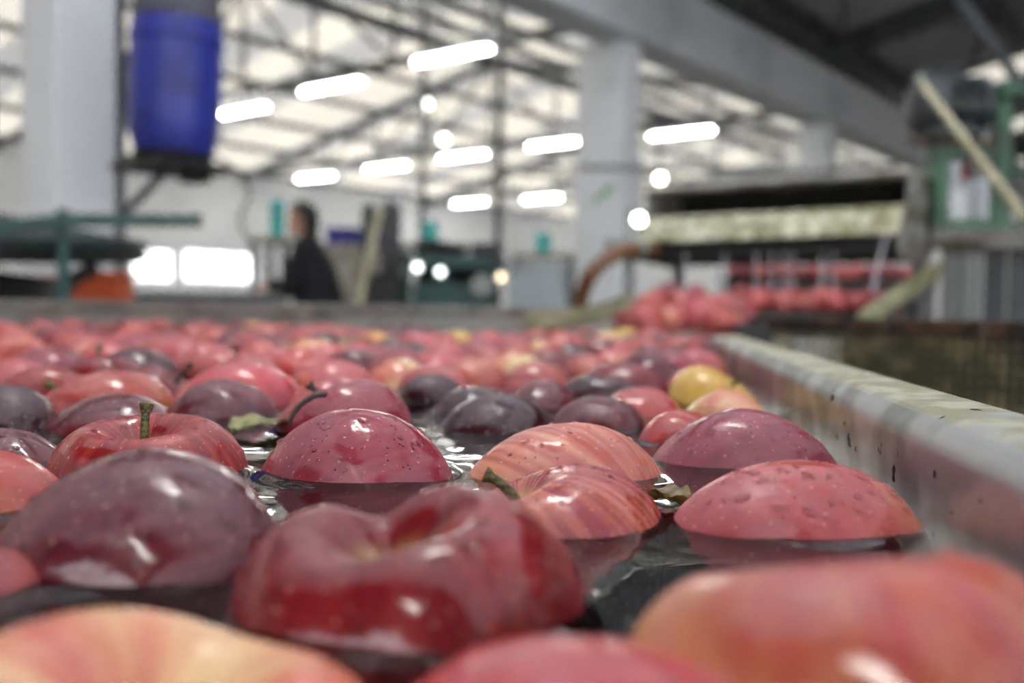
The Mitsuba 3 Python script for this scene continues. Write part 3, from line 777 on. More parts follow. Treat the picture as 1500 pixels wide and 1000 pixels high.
# sorting machine
def sorting_machine():
    key = 'sorting_machine'
    p, q = px(590, 372, 7.6), px(732, 372, 7.6)
    o = np.array([p[0], p[1], 0])
    W, zt = q[0] - p[0], p[2]
    D = 1.1
    for k, (sx, sy) in enumerate(((0, 0), (W - .06, 0), (0, D - .06), (W - .06, D - .06))):
        add(f'{key}__leg_{k + 1:03d}', obox(o + np.array([sx, sy, 0]), [.06, 0, 0], [0, .06, 0], EZ * (zt - .1)), 'green_dark')
    for k, sy in enumerate((0, D - .05)):
        add(f'{key}__side_rail_{k + 1:03d}', obox(o + np.array([-.04, sy, zt - .10]), [W + .08, 0, 0], [0, .05, 0], EZ * .10, .006), 'green_dark')
    n = 9
    for k in range(n):
        x = W * (k + .5) / n
        add(f'{key}__roller_{k + 1:03d}', tube([o + np.array([x, .05, zt - .02]), o + np.array([x, D - .05, zt - .02])], .032, 14), 'rubber', 30)
    add(key + '__motor', join([tube([o + np.array([.18, .25, zt - .30]), o + np.array([.46, .25, zt - .30])], .09, 20), obox(o + np.array([.24, .2, zt - .22]), [.12, 0, 0], [0, .1, 0], EZ * .06)]), 'motor_paint', 30)
    add(key + '__hopper', strip([(0, 0), (.46, 0), (.34, -.18), (.10, -.18)], o + np.array([.02, .3, zt + .10]), o + np.array([.02, .8, zt + .10]), [1.0, 0, 0], EZ), 'black_metal')
    add(key + '__lower_panel', obox(o + np.array([.07, .03, .2]), [W - .14, 0, 0], [0, .02, 0], EZ * (zt - .42), .004), 'green_dark')
    add(key + '__rear_panel', obox(o + np.array([.07, D - .03, .2]), [W - .14, 0, 0], [0, .02, 0], EZ * (zt - .3), .004), 'black_metal')
    add(key + '__cross_bar', beam(o + np.array([0, .03, .16]), o + np.array([W, .03, .16]), .04, .05), 'green_dark')
    add(key + '__pulley', tube([o + np.array([W * .83, -.05, zt - .23]), o + np.array([W * .83, -.01, zt - .23])], .085, 24), 'grey_metal', 30)
    add(key + '__end_box', obox(o + np.array([W - .22, .1, zt]), [.24, 0, 0], [0, .4, 0], EZ * .10, .01), 'black_metal')
    add(key + '__chute', beam(o + np.array([W * .15, .2, zt + .12]), o + np.array([W * .95, .2, zt + .03]), .3, .03), 'black_metal')
    lab(key, 'dark green roller sorting machine in the middle of the hall', 'machine')
    return o, W, zt
so, sW, sz = sorting_machine()
def work_lamp(x, y, d, power, col, text, r=.022):
    key = num('work_lamp')
    c = px(x, y, d)
    ms = trimesh.creation.icosphere(2, r); ms.apply_translation(c)
    scene[key + '__bulb'] = mikit.ply(ms, 'lamp_white', smooth=True, emitter={'type': 'area', 'radiance': {'type': 'rgb', 'value': [power * k for k in col]}})
    add(key + '__shade', lathe([(r * 1.05, .0), (r * 1.7, -r * .4), (r * 1.75, -r * .4), (r * 1.1, r * 1.2), (r * .4, r * 1.6), (0, r * 1.6)], 20, c + np.array([0, r * .9, 0]), np.array([0, 1.0, 0])), 'grey_metal', 30)
    add(key + '__arm', tube([c + np.array([0, r * 2, 0]), c + np.array([0, .10, -.02]), np.array([c[0], c[1] + .12, sz - .09])], .008, 8), 'steel_dark', True)
    lab(key, text, 'lamp')
work_lamp(611, 391, 7.45, .5, (1, 1, 1), 'small white work lamp on the left part of the sorting machine')
work_lamp(645, 398, 7.45, .5, (.85, 1, .98), 'small cool white work lamp in the middle of the sorting machine')
work_lamp(734, 406, 7.35, .3, (1, .78, .5), 'small warm work lamp at the right end of the sorting machine')
# padded upright beside it, small dark one behind
def upright(x, y0, d, w, text, name='padded_post'):
    key = num(name)
    t = px(x, y0, d)
    r = w / 2 * d / FOCAL
    b = np.array([t[0], t[1], 0])
    add(key + '__pad', smooth_body([hull([t - EZ * r, t - EZ * .55 * 1.0], [r, r * .95])], .03, 3), 'motor_paint' if w < 25 else 'steel_dark', True)
    add(key + '__post', tube([b, t - EZ * .5], r * .45, 12), 'steel_dark', 30)
    add(key + '__foot', lathe([(0, .02), (r * 1.6, .02), (r * 1.7, 0), (0, 0)], 24, b), 'steel_dark')
    lab(key, text, 'post')
upright(572, 294, 7.9, 32, 'tall dark grey rounded post beside the sorting machine')
upright(540, 297, 9.0, 20, 'smaller dark rounded post behind the leaning pole')
lp0, lp1 = px(524, 452, 6.4), px(557, 303, 6.4)
d = (lp0 - lp1); d /= np.linalg.norm(d)
lab(add('leaning_pole', tube([lp1, lp1 + d * (lp1[2] / -d[2])], .026, 12), 'cream_pole', 30), 'cream coloured pole leaning to the right behind the tank', 'pole')

# ================================================================== the washing tank
S_WALL = .0904
RIM_T0, RIM_T1 = -.55, 1.36
Z_RIM = .9 - .0325
def rim_profile():
    """Inner face, rounded bend, level flange, lip folded down (s from the inner face outwards, z)."""
    r = .012
    pts = [(0, -.34)]
    for k in range(9):
        a = math.pi - k / 8 * math.pi / 2
        pts.append((r + r * math.cos(a), Z_RIM - ZW - r + r * math.sin(a)))
    pts += [(.030, Z_RIM - ZW + .0008)]
    for k in range(1, 6):
        a = math.pi / 2 - k / 5 * math.pi / 2
        pts.append((.030 + .004 * math.cos(a), Z_RIM - ZW + .0008 - .004 + .004 * math.sin(a)))
    pts += [(.034, Z_RIM - ZW - .03), (.0315, Z_RIM - ZW - .03), (.0315, Z_RIM - ZW - .006), (.014, Z_RIM - ZW - .006), (.0035, Z_RIM - ZW - .017), (.0035, -.34)]
    return pts
rp = rim_profile()
rm = strip(rp, tp(RIM_T0, S_WALL, ZW), tp(RIM_T1, S_WALL, ZW), TS, EZ)
add('washing_tank__right_rim', rm, 'rim_steel', 25)
add('washing_tank__rim_end', obox(tp(RIM_T1, S_WALL + .0, ZW - .34), TT * .003, TS * .034, EZ * (Z_RIM - ZW + .338)), 'rim_steel')
T_FAR = 1.80
S_LEFT = -1.95
S_GAP = -.16                                   # the far wall ends here; right of it the ramp leads out
fz = .9 + .003
prof_far = [(0, -.34), (0, fz - ZW - .018), (-.010, fz - ZW - .016), (-.012, fz - ZW - .002), (-.008, fz - ZW), (.045, fz - ZW), (.048, fz - ZW - .004), (.048, fz - ZW - .03), (.045, fz - ZW - .03), (.045, fz - ZW - .004), (.004, fz - ZW - .006), (.004, -.34)]
add('washing_tank__far_rim', strip(prof_far, tp(T_FAR, S_LEFT, ZW), tp(T_FAR, S_GAP + .10, ZW), TT, EZ), 'far_rim_steel', 25)
add('washing_tank__left_rim', strip([(-x, z) for x, z in rp], tp(RIM_T0, S_LEFT, ZW), tp(T_FAR + .05, S_LEFT, ZW), TS, EZ), 'rim_steel', 25)
add('washing_tank__back_wall', obox(tp(RIM_T0, S_LEFT - .03, ZW - .34), TS * (S_WALL - S_LEFT + .06), TT * -.004, EZ * (Z_RIM - ZW + .34)), 'rim_steel')
S_OUT = .165                                    # beyond the rim's end the tank widens to the right
add('washing_tank__bottom', join([obox(tp(RIM_T0, S_LEFT, ZW - .345), TT * (T_FAR - RIM_T0), TS * (S_WALL - S_LEFT), EZ * .005), obox(tp(RIM_T1, S_WALL, ZW - .345), TT * (2.9 - RIM_T1), TS * (S_OUT - S_WALL), EZ * .005)]), 'tank_inside')
add('washing_tank__side_bay', join([obox(tp(RIM_T1 + .003, S_WALL + .034, ZW - .34), TS * max(.002, S_OUT - S_WALL - .034), TT * .004, EZ * (.34 + .05)), obox(tp(RIM_T1, S_OUT, ZW - .34), TT * 1.5, TS * .004, EZ * .38),
                                    obox(tp(T_FAR, S_GAP + .10, ZW - .34), TT * .75, TS * .004, EZ * .34)]), 'tank_inside')
legs = [(-.4, -1.9), (-.4, .07), (1.0, -1.9), (1.0, .07), (2.0, -1.9), (2.0, -.2)]
for k, (t, s) in enumerate(legs):
    add(f'washing_tank__leg_{k + 1:03d}', obox(tp(t, s, 0), TT * .05, TS * .05, EZ * (ZW - .345)), 'steel_dark')
lab('washing_tank', 'long steel washing tank full of floating apples', 'tank')
lab('washing_tank__right_rim', 'dusty galvanised rim with rounded inner edge on the right')
lab('washing_tank__far_rim', 'grey steel far rim behind the apples')

# ------------------------------------------------------------------ apples
APPLES = []          # centre, R, kind, axis, key, label, group, stem length
def near_apple(x, w, ytop, kind, axis, text, R=.039, c=None, d=None, **kw):
    """An apple whose floating cap is w pixels wide about x with its top at y."""
    cap = 1.92 * R
    if d is None:
        d = cap * FOCAL / w
    hor = 452 + .014 * (x - 750)
    if c is None:
        c = H_EYE - (ytop - hor) * d / FOCAL
    c = float(np.clip(c, .010, .038))
    lat = (x - 750) / FOCAL * d
    APPLES.append(dict(p=np.array([lat, d, ZW + c - R * .96]), top=ZW + c, half=w / 2 * d / FOCAL, R=R, kind=kind, axis=axis, text=text, near=True, **kw))

near_apple(212, 440, 664, 'mauve', (.75, .55, .12), 'large dark mauve apple at the left, behind the pale one', R=.040, fine=1, drops=150)
near_apple(603, 520, 728, 'crimson', (-.12, -.16, .96), 'big dark red apple in the front centre with a deep stem hollow', R=.0405, fine=1, drops=60, dimple=.40, notch=[((-.22, 1, 0), .42, .19), ((-.35, -1, 0), .55, .075)])
near_apple(185, 700, 942, 'pale', (.12, -.10, .98), 'blurred pale yellow and pink apple cut off by the lower left corner', R=.040, d=.152, fine=1, dimple=.40, notch=[((.30, 1, 0), .55, .10), ((.30, -1, 0), .55, .05)])
near_apple(880, 760, 962, 'pink', (.8, .5, .1), 'blurred pink apple cut off by the bottom edge, right of centre', R=.039, d=.142, fine=1)
near_apple(1262, 700, 790, 'peach', (-.05, .25, .97), 'big blurred red and yellow apple in the lower right corner', R=.0405, d=.168, fine=1, drops=14)
near_apple(1174, 366, 676, 'pink', (-.35, .9, .1), 'pink apple covered in fine water beads against the rim', R=.0405, fine=1, drops=190)
near_apple(1092, 256, 598, 'rose', (.85, .5, .08), 'rosy apple with wet red spots beside the rim, second along it', R=.0395, fine=1, drops=80)
near_apple(832, 292, 619, 'striped', (-.6, .6, .2), 'orange and pink striped apple right of centre, behind the streaky one', R=.0395, d=.40, fine=1, drops=60)
near_apple(822, 305, 684, 'streaky', (-.45, .05, .89), 'red streaked apple with a short green stem at its left', R=.0345, d=.313, fine=1, drops=70, stem=.002, dimple=.24)
near_apple(523, 285, 599, 'rose', (.6, .75, .05), 'mauve pink apple in the centre with its red cheek at the right', R=.0395, fine=1, drops=140, elong=.92)
near_apple(216, 288, 613, 'red', (.02, -.16, 1.), 'red apple with an upright brown stem in a green hollow', R=.0395, fine=1, drops=60, stem=.0195, dimple=.36)
near_apple(166, 214, 577, 'mauve', (.9, .3, .1), 'dull mauve apple right behind the one with the upright stem', R=.039, d=.500, fine=1, drops=50)
near_apple(158, 200, 541, 'coral', (-.5, .1, .55), 'orange and yellow apple with a stub stem at its upper left', R=.039, d=.60, stem=.010)
near_apple(332, 160, 555, 'mauve', (-.8, .1, .1), 'smooth dusky pink apple left of the floating yellow leaf', R=.034, drops=30)
near_apple(352, 190, 530, 'pink', (-.6, .4, .5), 'pink apple with a light streak behind the dusky pink one', R=.039, d=.66, stem=.012)
near_apple(5, 130, 563, 'plum', (.9, .3, .1), 'dark plum apple with orange flecks at the left edge', R=.037, d=.50)
near_apple(8, 180, 627, 'mauve', (-0.55, -0.84, .08), 'wet mauve apple at the left edge below the plum one', R=.038, d=.415, drops=40)
near_apple(-25, 160, 660, 'coral', (-1.00, 0.04, .08), 'orange red apple cut off by the left edge above the big mauve one', R=.038, d=.315)
near_apple(-60, 260, 825, 'red', (0.57, -0.82, .08), 'blurred red apple in the left corner between mauve and pale ones', R=.036, d=.222)
near_apple(733, 188, 577, 'plum', (0.90, -0.43, .08), 'dark plum apple behind the centre, in front of two more dark ones', R=.0375, d=.545, drops=30)
near_apple(505, 200, 554, 'rose', (-.35, .1, .7), 'pink apple with a dark bent stem behind the centre apple', R=.039, d=.525, stem=.004, dark=1)
near_apple(632, 98, 547, 'plum', (-0.48, 0.88, .08), 'small round plum apple left of the dark apples behind the centre', R=.034, d=.70)
near_apple(700, 120, 566, 'plum', (-1.00, 0.04, .08), 'dark apple mostly hidden behind the plum apple', R=.037, d=.645)
near_apple(797, 110, 557, 'mauve', (0.90, -0.43, .08), 'mauve apple right behind the plum apple', R=.037, d=.66)
near_apple(690, 112, 523, 'coral', (.2, .8, -.2), 'plain orange pink apple behind the dark ones', R=.039, d=.86)
near_apple(795, 115, 527, 'crimson', (.3, .6, .5), 'dark red apple with a light spot right of the orange pink one', R=.038, d=.85)
near_apple(915, 142, 530, 'crimson', (0.63, 0.77, .08), 'wide red apple left of the yellow apple', R=.040, d=.79)
near_apple(938, 130, 567, 'coral', (0.99, -0.15, .08), 'salmon pink apple in front of the wide red one', R=.037, d=.63)
near_apple(880, 140, 580, 'mauve', (0.31, 0.95, .08), 'wet mauve apple behind the striped one', R=.036, d=.55)
near_apple(1046, 118, 535, 'yellow', (.5, -.2, .8), 'yellow apple beside the rim', R=.039, d=.70, stem=.001)
near_apple(1068, 100, 572, 'pale', (-0.81, -0.59, .08), 'pale orange apple between the rosy and the yellow apple', R=.036, d=.575)
near_apple(1003, 90, 600, 'coral', (-0.85, 0.53, .08), 'orange apple peeping out left of the rosy apple', R=.033, d=.497)
near_apple(487, 130, 527, 'pink', (-.3, .8, .3), 'pink apple in the row behind the bent stem', R=.039, d=.80)
near_apple(583, 110, 520, 'red', (0.96, -0.29, .08), 'rounded red apple just above the small plum one', R=.038, d=.90)
near_apple(28, 112, 525, 'pink', (-0.89, -0.46, .08), 'plain pink apple at the left edge, middle rows', R=.039, d=.72)
near_apple(80, 90, 507, 'crimson', (0.93, 0.36, .08), 'dark red glossy apple right of the plain pink one', R=.038, d=.89)
near_apple(152, 120, 520, 'crimson', (-.2, .2, .8), 'wet red apple with a little stem behind the orange and yellow one', R=.038, d=.76, stem=.012)
near_apple(310, 130, 512, 'coral', (-0.28, -0.96, .08), 'wide coral apple behind the pink apple with a light streak', R=.041, d=.90)
near_apple(232, 100, 535, 'crimson', (.4, .1, .7), 'half hidden red apple with a dark stem left of the dusky pink one', R=.034, d=.70, stem=.012, dark=1)

# the rest of the tank: loose random packing round those
fixed = np.array([[a['p'][0], a['p'][1], a['R']] for a in APPLES])
def inside(x, y, R):
    t, s = x * TT[0] + y * TT[1], x * TS[0] + y * TS[1]
    ok = (t < T_FAR - R - .004) & (s > S_LEFT + R) & ((s < S_WALL - R) | ((t > RIM_T1 + R + .01) & (s < S_OUT - R)))
    return ok
def in_view(x, y, m=.10):
    return (y > .05) & (np.abs(x) < y * 750 / FOCAL + m)
cand = []
r0 = np.random.default_rng(11)
pitch = .0775
for i in range(-2, 60):
    for j in range(-60, 60):
        x, y = (j + .5 * (i % 2)) * pitch, i * pitch * .866 + .02
        cand.append((x + r0.normal(0, .004), y + r0.normal(0, .004), r0.uniform(.0345, .0405)))
cand = np.array(cand)
ok = inside(cand[:, 0], cand[:, 1], cand[:, 2] * .8) & in_view(cand[:, 0], cand[:, 1], .14) & ((cand[:, 1] > .62) | ((cand[:, 1] > .16) & (cand[:, 0] < -cand[:, 1] * 750 / FOCAL - .03)))
cand = cand[ok]
ok = np.array([np.all(np.hypot(fixed[:, 0] - c[0], fixed[:, 1] - c[1]) > .62 * (fixed[:, 2] + c[2])) for c in cand])
cand = cand[ok]
# keep the open water of the photograph free
OPEN = [tuple(px(455, 735, 1)[:2]) + (0,)]
def water_spot(x, y):
    r = px(x, y, 1.0) - EYE
    k = (ZW - EYE[2]) / r[2]
    return (EYE + r * k)[:2]
holes = [(water_spot(475, 738), .040), (water_spot(905, 890), .030), (water_spot(640, 605), .02), (water_spot(385, 655), .036), (water_spot(270, 900), .022), (water_spot(165, 645), .018), (water_spot(985, 735), .022)]
for it in range(160):
    allp = np.vstack([fixed, cand])
    n0 = len(fixed)
    dx = allp[:, None, :2] - allp[None, :, :2]
    dist = np.hypot(dx[..., 0], dx[..., 1]) + 1e-9
    need = allp[:, None, 2] + allp[None, :, 2]
    over = np.clip(need * .99 - dist, 0, None)
    np.fill_diagonal(over, 0)
    mv = (dx / dist[..., None] * over[..., None] * .35).sum(1)
    cand[:, :2] += mv[n0:]
    for (h, r) in holes:
        dd = cand[:, :2] - h
        l = np.linalg.norm(dd, axis=1) + 1e-9
        o = np.clip(r + cand[:, 2] - l, 0, None)
        cand[:, :2] += dd / l[:, None] * o[:, None] * .5
    t, s = cand[:, :2] @ TT[:2], cand[:, :2] @ TS[:2]
    dt = np.minimum(0, T_FAR - .004 - cand[:, 2] - t)
    near_wall = t < RIM_T1 + .04
    ds = np.where(near_wall, np.minimum(0, S_WALL - .001 - cand[:, 2] - s), np.minimum(0, S_OUT - cand[:, 2] - s))
    cand[:, :2] += dt[:, None] * TT[:2] + ds[:, None] * TS[:2]
allp = np.vstack([fixed, cand])
drop = []
for i in range(len(cand)):
    dd = np.hypot(allp[:, 0] - cand[i, 0], allp[:, 1] - cand[i, 1])
    dd[len(fixed) + i] = 9
    for k in drop:
        dd[len(fixed) + k] = 9
    if np.any(dd < .80 * (allp[:, 2] + cand[i, 2])) or any(np.linalg.norm(cand[i, :2] - h) < r + cand[i, 2] * .8 for h, r in holes):
        drop.append(i)
cand = np.delete(cand, drop, 0)
kinds = ['pink'] * 5 + ['rose'] * 4 + ['coral'] * 5 + ['crimson'] * 2 + ['mauve'] * 5 + ['red'] * 3 + ['striped'] + ['streaky'] * 2 + ['pale'] + ['plum'] * 3 + ['yellow']
word = {'pink': 'pink', 'rose': 'rosy', 'coral': 'coral', 'crimson': 'dark red', 'mauve': 'mauve', 'red': 'red', 'striped': 'striped', 'streaky': 'streaked', 'pale': 'pale', 'plum': 'plum', 'yellow': 'yellow'}
for (x, y, R) in cand:
    ax_ = r0.normal(0, 1, 3); ax_[2] *= .8
    kind = kinds[r0.integers(len(kinds))]
    far = np.clip((y - .9) / .8, 0, 1)
    c = r0.uniform(.018, .028) + far * r0.uniform(0, .016)
    row = 'middle rows' if y < 1.15 else 'far rows'
    APPLES.append(dict(p=np.array([x, y, ZW + c - R * .96]), top=ZW + c, R=R, kind=kind, axis=ax_, near=False, row=row, word=word[kind], stem=.012 if r0.random() < .22 and ax_[2] > .2 else 0,
                       text=''))
# apples heaped on the ramp below the chute, and on the conveyor behind it
for (x, y, d, kind) in ((890, 476, 1.95, 'crimson'), (918, 470, 2.02, 'red'), (944, 470, 2.06, 'coral'), (950, 452, 2.22, 'coral'), (966, 444, 2.30, 'red'), (985, 468, 2.10, 'coral'), (1000, 449, 2.28, 'pink'), (1022, 466, 2.12, 'pink'), (1035, 452, 2.24, 'coral'),
                        (1050, 470, 2.05, 'coral'), (1062, 450, 2.3, 'pink'), (980, 434, 2.42, 'crimson'), (1018, 438, 2.42, 'rose'), (1082, 462, 2.2, 'rose')):
    APPLES.append(dict(p=px(x, y, d), R=.037, kind=kind, axis=r0.normal(0, 1, 3), near=False, stem=0, text=f'{word[kind]} apple heaped at the conveyor foot under the chute', group=f'{word[kind]} apples heaped at the conveyor foot'))
CZ = lambda d: px(1200, 452, 2.5)[2] + (d - 2.5) * .095
for row, (d, x0, x1, n) in enumerate(((2.52, 1098, 1296, 6), (2.60, 1090, 1300, 7), (3.86, 1082, 1362, 11), (3.94, 1078, 1362, 11), (4.02, 1074, 1362, 11))):
    for k in range(n):
        x = x0 + (x1 - x0) * (k + r0.uniform(-.2, .2)) / (n - 1)
        p = px(x, 420, d)
        p[2] = CZ(d) + .012
        kind = ['coral', 'red', 'pink', 'crimson', 'coral', 'red'][r0.integers(6)]
        txt = 'lower' if row < 2 else 'upper'
        APPLES.append(dict(p=p, R=.036, kind=kind, axis=r0.normal(0, 1, 3), near=False, stem=0, text=f'{word[kind]} apple on the {txt} part of the conveyor', group=f'{word[kind]} apples on the {txt} conveyor'))

for a in APPLES:
    a['dist'] = np.linalg.norm(a['p'] - EYE)
def pixel(p):
    q = p - EYE
    return (q @ RIGHT) / (q @ FWD) * FOCAL + 750, 500 - (q @ UP) / (q @ FWD) * FOCAL
PLACES = [(185, 'below the round sorting table'), (390, 'below the bright windows'), (500, 'below the dark-clad person'), (590, 'below the leaning pole'), (745, 'below the sorting machine'), (835, 'below the grey cabinet'), (935, 'below the second white column'), (9999, 'below the chute')]
named = [(np.array(pixel(a['p'])), a['text']) for a in APPLES if a.get('near')]
used = {}
for a in APPLES:
    if a.get('group') and ('heaped' in a['text'] or 'lower part' in a['text']):
        a['row'] = 'middle rows'
for a in APPLES:
    if a.get('near') or not a.get('row'):
        continue
    x, y = pixel(a['p'])
    if not a.get('group'):
        a['text'] = f"{a['word']} apple in the {a['row']} {next(t for lim, t in PLACES if x < lim)}"
    used.setdefault(a['text'], []).append((x, a))
for text, l in used.items():
    l.sort(key=lambda t: t[0])
    if len(l) > 1:
        for i, (x, a) in enumerate(l):
            if l[0][1]['row'] == 'middle rows' and len(l) <= 8:
                a.pop('group', None)
                a['text'] = f"{text}, {('first', 'second', 'third', 'fourth', 'fifth', 'sixth', 'seventh', 'eighth')[i]} from the left"
            else:
                a['group'] = text.replace(' apple ', ' apples ')
APPLES.sort(key=lambda a: a['dist'])
rest = []
for i, a in enumerate(APPLES):
    fine = a.get('fine')
    n = (110, 170) if fine else (36, 52) if a['dist'] < .8 else (22, 32)
    m, uv, M, foot = apple_mesh(a['R'], a['axis'], a['kind'], *n, seed=i, elong=a.get('elong', .88), dimple=a.get('dimple', .28), notch=a.get('notch'))
    if a.get('half'):
        above = m.vertices[m.vertices[:, 2] > m.vertices[:, 2].max() - (a['top'] - ZW)]
        k = float(np.clip(a['half'] / ((above[:, 0].max() - above[:, 0].min()) / 2), .9, 1.22))
        mid = (above[:, 0].max() + above[:, 0].min()) / 2
        m.vertices[:, 0] = (m.vertices[:, 0] - mid) * k
        m.vertices[:, 1] *= 1 + (k - 1) * .35
        M = np.diag([k, 1 + (k - 1) * .35, 1]) @ M
        a['shift'] = np.array([-mid * k, 0, 0])
    a['p'][2] += a['top'] - (m.vertices[:, 2].max() + a['p'][2]) if a.get('top') else 0
    m.vertices += a['p']
    key = num('apple')
    add(key, m, 'apple_skin', smooth=True, uv=uv)
    lab(key, a['text'], 'apple', a.get('group'))
    if a.get('stem'):
        st = stem_mesh(M, foot, a['R'], a['stem'] + (0 if a['stem'] > .019 else .30 * a['R']), .004)
        st.vertices += a['p'] + a.get('shift', 0)
        add(key + '__stem', st, 'stem_dark' if a.get('dark') else 'stem_brown', 40)
        lab(key + '__stem', 'dark woody stem' if a.get('dark') else 'greenish brown stem')
    if a.get('drops'):
        m2 = m.copy(); m2.vertices -= a['p']
        dk = key + '__water_drops'
        add(dk, droplets(m2, a['p'], a['drops'], 50 + i), 'stream_water', True)
        lab(dk, 'beads of water', kind='stuff')

# ------------------------------------------------------------------ water surface with ripples and a meniscus round each near apple
ys = np.r_[np.arange(-.5, .10, .02), np.arange(.10, .60, .0022), np.arange(.60, .9, .006), np.arange(.9, 2.9, .04)]
xs = np.r_[np.arange(-2.0, -.45, .05), np.arange(-.45, -.27, .006), np.arange(-.27, .20, .0022), np.arange(.20, .30, .006), np.arange(.30, 1.0, .05)]
X, Y = np.meshgrid(xs, ys, indexing='ij')
Pw = np.stack([X, Y, X * 0], -1)
Zw = (meshkit.noise(Pw * 28 + 3.3) - .5) * .0009 + (meshkit.noise(Pw * 80) - .5) * .00035
for a in APPLES:
    if a['dist'] < .8:
        cz = a['p'][2] - ZW
        ac = math.sqrt(max(1e-6, (a['R'] * .96) ** 2 - cz ** 2))
        rho = np.hypot(X - a['p'][0], Y - a['p'][1])
        Zw += .0021 * np.exp(-np.clip(rho - ac, 0, None) / .0035)
Zw = np.minimum(Zw, .003)
tt, ss = X * TT[0] + Y * TT[1], X * TS[0] + Y * TS[1]
okv = ((tt > RIM_T0 - .0) & (tt < T_FAR + .002) & (ss > S_LEFT) & (ss < S_WALL + .002)) | ((tt > RIM_T1 - .01) & (tt < 2.8) & (ss < S_OUT) & (ss > S_GAP + .1))
nx, ny = X.shape
idx = np.arange(nx * ny).reshape(nx, ny)
q = np.stack([idx[:-1, :-1], idx[1:, :-1], idx[1:, 1:], idx[:-1, 1:]], -1).reshape(-1, 4)
q = q[okv.reshape(-1)[q].any(1)]
f = np.vstack([q[:, [0, 1, 2]], q[:, [0, 2, 3]]])
V = np.stack([X, Y, Zw + ZW], -1).reshape(-1, 3)
# pull cells that cross the right wall back to its inner face
sv, tv = V @ TS, V @ TT
outw = (sv > S_WALL + .002) & (tv < RIM_T1 - .002)
V[outw] -= (sv[outw] - S_WALL - .002)[:, None] * TS
wm = trimesh.Trimesh(V, f, process=False)
wm.remove_unreferenced_vertices()
lab(add('tank_water', wm, 'water', smooth=True), 'dark rippled water filling the washing tank between the apples', 'water', kind='stuff')

# ------------------------------------------------------------------ leaves and a twig in the water
def leaf(name, p, q, w, matl, text, sag=.004, lift=.002):
    p, q = np.asarray(p), np.asarray(q)
    n = 16
    u = np.linspace(0, 1, n)
    side = np.cross(q - p, EZ); side /= np.linalg.norm(side)
    mid = p + (q - p) * u[:, None] + EZ * (lift + sag * np.sin(u * np.pi))[:, None]
    ww = w * np.sin(np.pi * u ** .8) ** .8
    rows = []
    for k in (-1, -.5, 0, .5, 1):
        rows.append(mid + side * (ww * k)[:, None] + EZ * (.0035 * abs(k) + .001 * np.sin(u * 19 + k * 3))[:, None])
    V = np.vstack(rows)
    fs = []
    for r in range(4):
        for i in range(n - 1):
            a, b, c, d = r * n + i, r * n + i + 1, (r + 1) * n + i + 1, (r + 1) * n + i
            fs += [[a, b, c], [a, c, d]]
    key = num(name)
    add(key + '__blade', trimesh.Trimesh(V, fs, process=False), matl, True)
    add(key + '__midrib', tube(mid + EZ * .0003, np.linspace(.0008, .0003, n), 6), 'stem_brown', True)
    lab(key, text, 'leaf')
ws = lambda x, y: np.array([*water_spot(x, y), ZW])
leaf('fallen_leaf', ws(338, 640), ws(432, 632), .017, 'leaf_yellow', 'yellowish green leaf floating left of the centre apple', .004, .001)
leaf('fallen_leaf', ws(945, 735), ws(1012, 752), .008, 'leaf_brown', 'narrow brown leaf floating between striped and rosy apples', .002, .001)
leaf('fallen_leaf', px(496, 511, 1.05), px(548, 507, 1.08), .012, 'leaf_yellow', 'yellowish green leaf lying on the apples in the middle rows', .004, .003)
tw = [px(424, 622, .455), px(432, 603, .456), px(448, 587, .458), px(465, 579, .46), px(478, 578, .462)]
lab(add('twig', tube(spline(tw, 24), np.linspace(.0009, .0014, 24), 8), 'stem_dark', True), 'dark curved twig arching up left of the bent stem', 'twig')

# ================================================================== chute, conveyor and machinery on the right
RT = px(1330, 257, 2.9)
def along_to(p, direc, xpix):
    """Length along direc from p at which the pixel column xpix is reached."""
    lo, hi = 0.0, 4.0
    f_ = lambda L: ((p + direc * L - EYE) @ RIGHT) / ((p + direc * L - EYE) @ FWD) * FOCAL + 750 - xpix
    s = np.sign(f_(lo))
    for _ in range(60):
        m = (lo + hi) / 2
        if np.sign(f_(m)) == s: lo = m
        else: hi = m
    return lo
CL = along_to(RT, E2, 950)
zc = RT[2]
def ch(l, e, z):                               # chute coordinates: along e2 from the right end, back along e1, up from the hood's top edge
    return RT + E2 * l + E1 * e + EZ * z
th = .006
add('water_chute__hood', obox(ch(-.01, -.012, 0), E2 * (CL + .02), E1 * .33, EZ * .014, .003), 'hood_steel')
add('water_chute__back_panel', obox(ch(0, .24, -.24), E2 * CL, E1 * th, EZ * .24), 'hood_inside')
add('water_chute__side_panel_001', strip([(0, 0), (.31, 0), (.31, -.17), (.20, -.25), (-.07, -.235), (-.085, -.20), (-.01, -.10)], ch(0, 0, 0), ch(-th, 0, 0), E1, EZ), 'hood_steel')
add('water_chute__side_panel_002', strip([(0, 0), (.31, 0), (.31, -.17), (.20, -.25), (-.07, -.235), (-.085, -.20), (-.01, -.10)], ch(CL, 0, 0), ch(CL + th, 0, 0), E1, EZ), 'hood_steel')
add('water_chute__spill_plate', strip([(.10, -.078), (-.004, -.084), (-.03, -.100), (-.08, -.163), (-.083, -.174), (-.077, -.174), (-.02, -.108), (0, -.092), (.10, -.085)], ch(0.001, 0, 0), ch(CL - .001, 0, 0), E1, EZ), 'wet_plate', 25)
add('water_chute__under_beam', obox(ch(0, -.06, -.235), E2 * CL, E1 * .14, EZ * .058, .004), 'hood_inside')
add('water_chute__inner_tray', obox(ch(0, .0, -.112), E2 * CL, E1 * .24, EZ * .006), 'hood_inside')
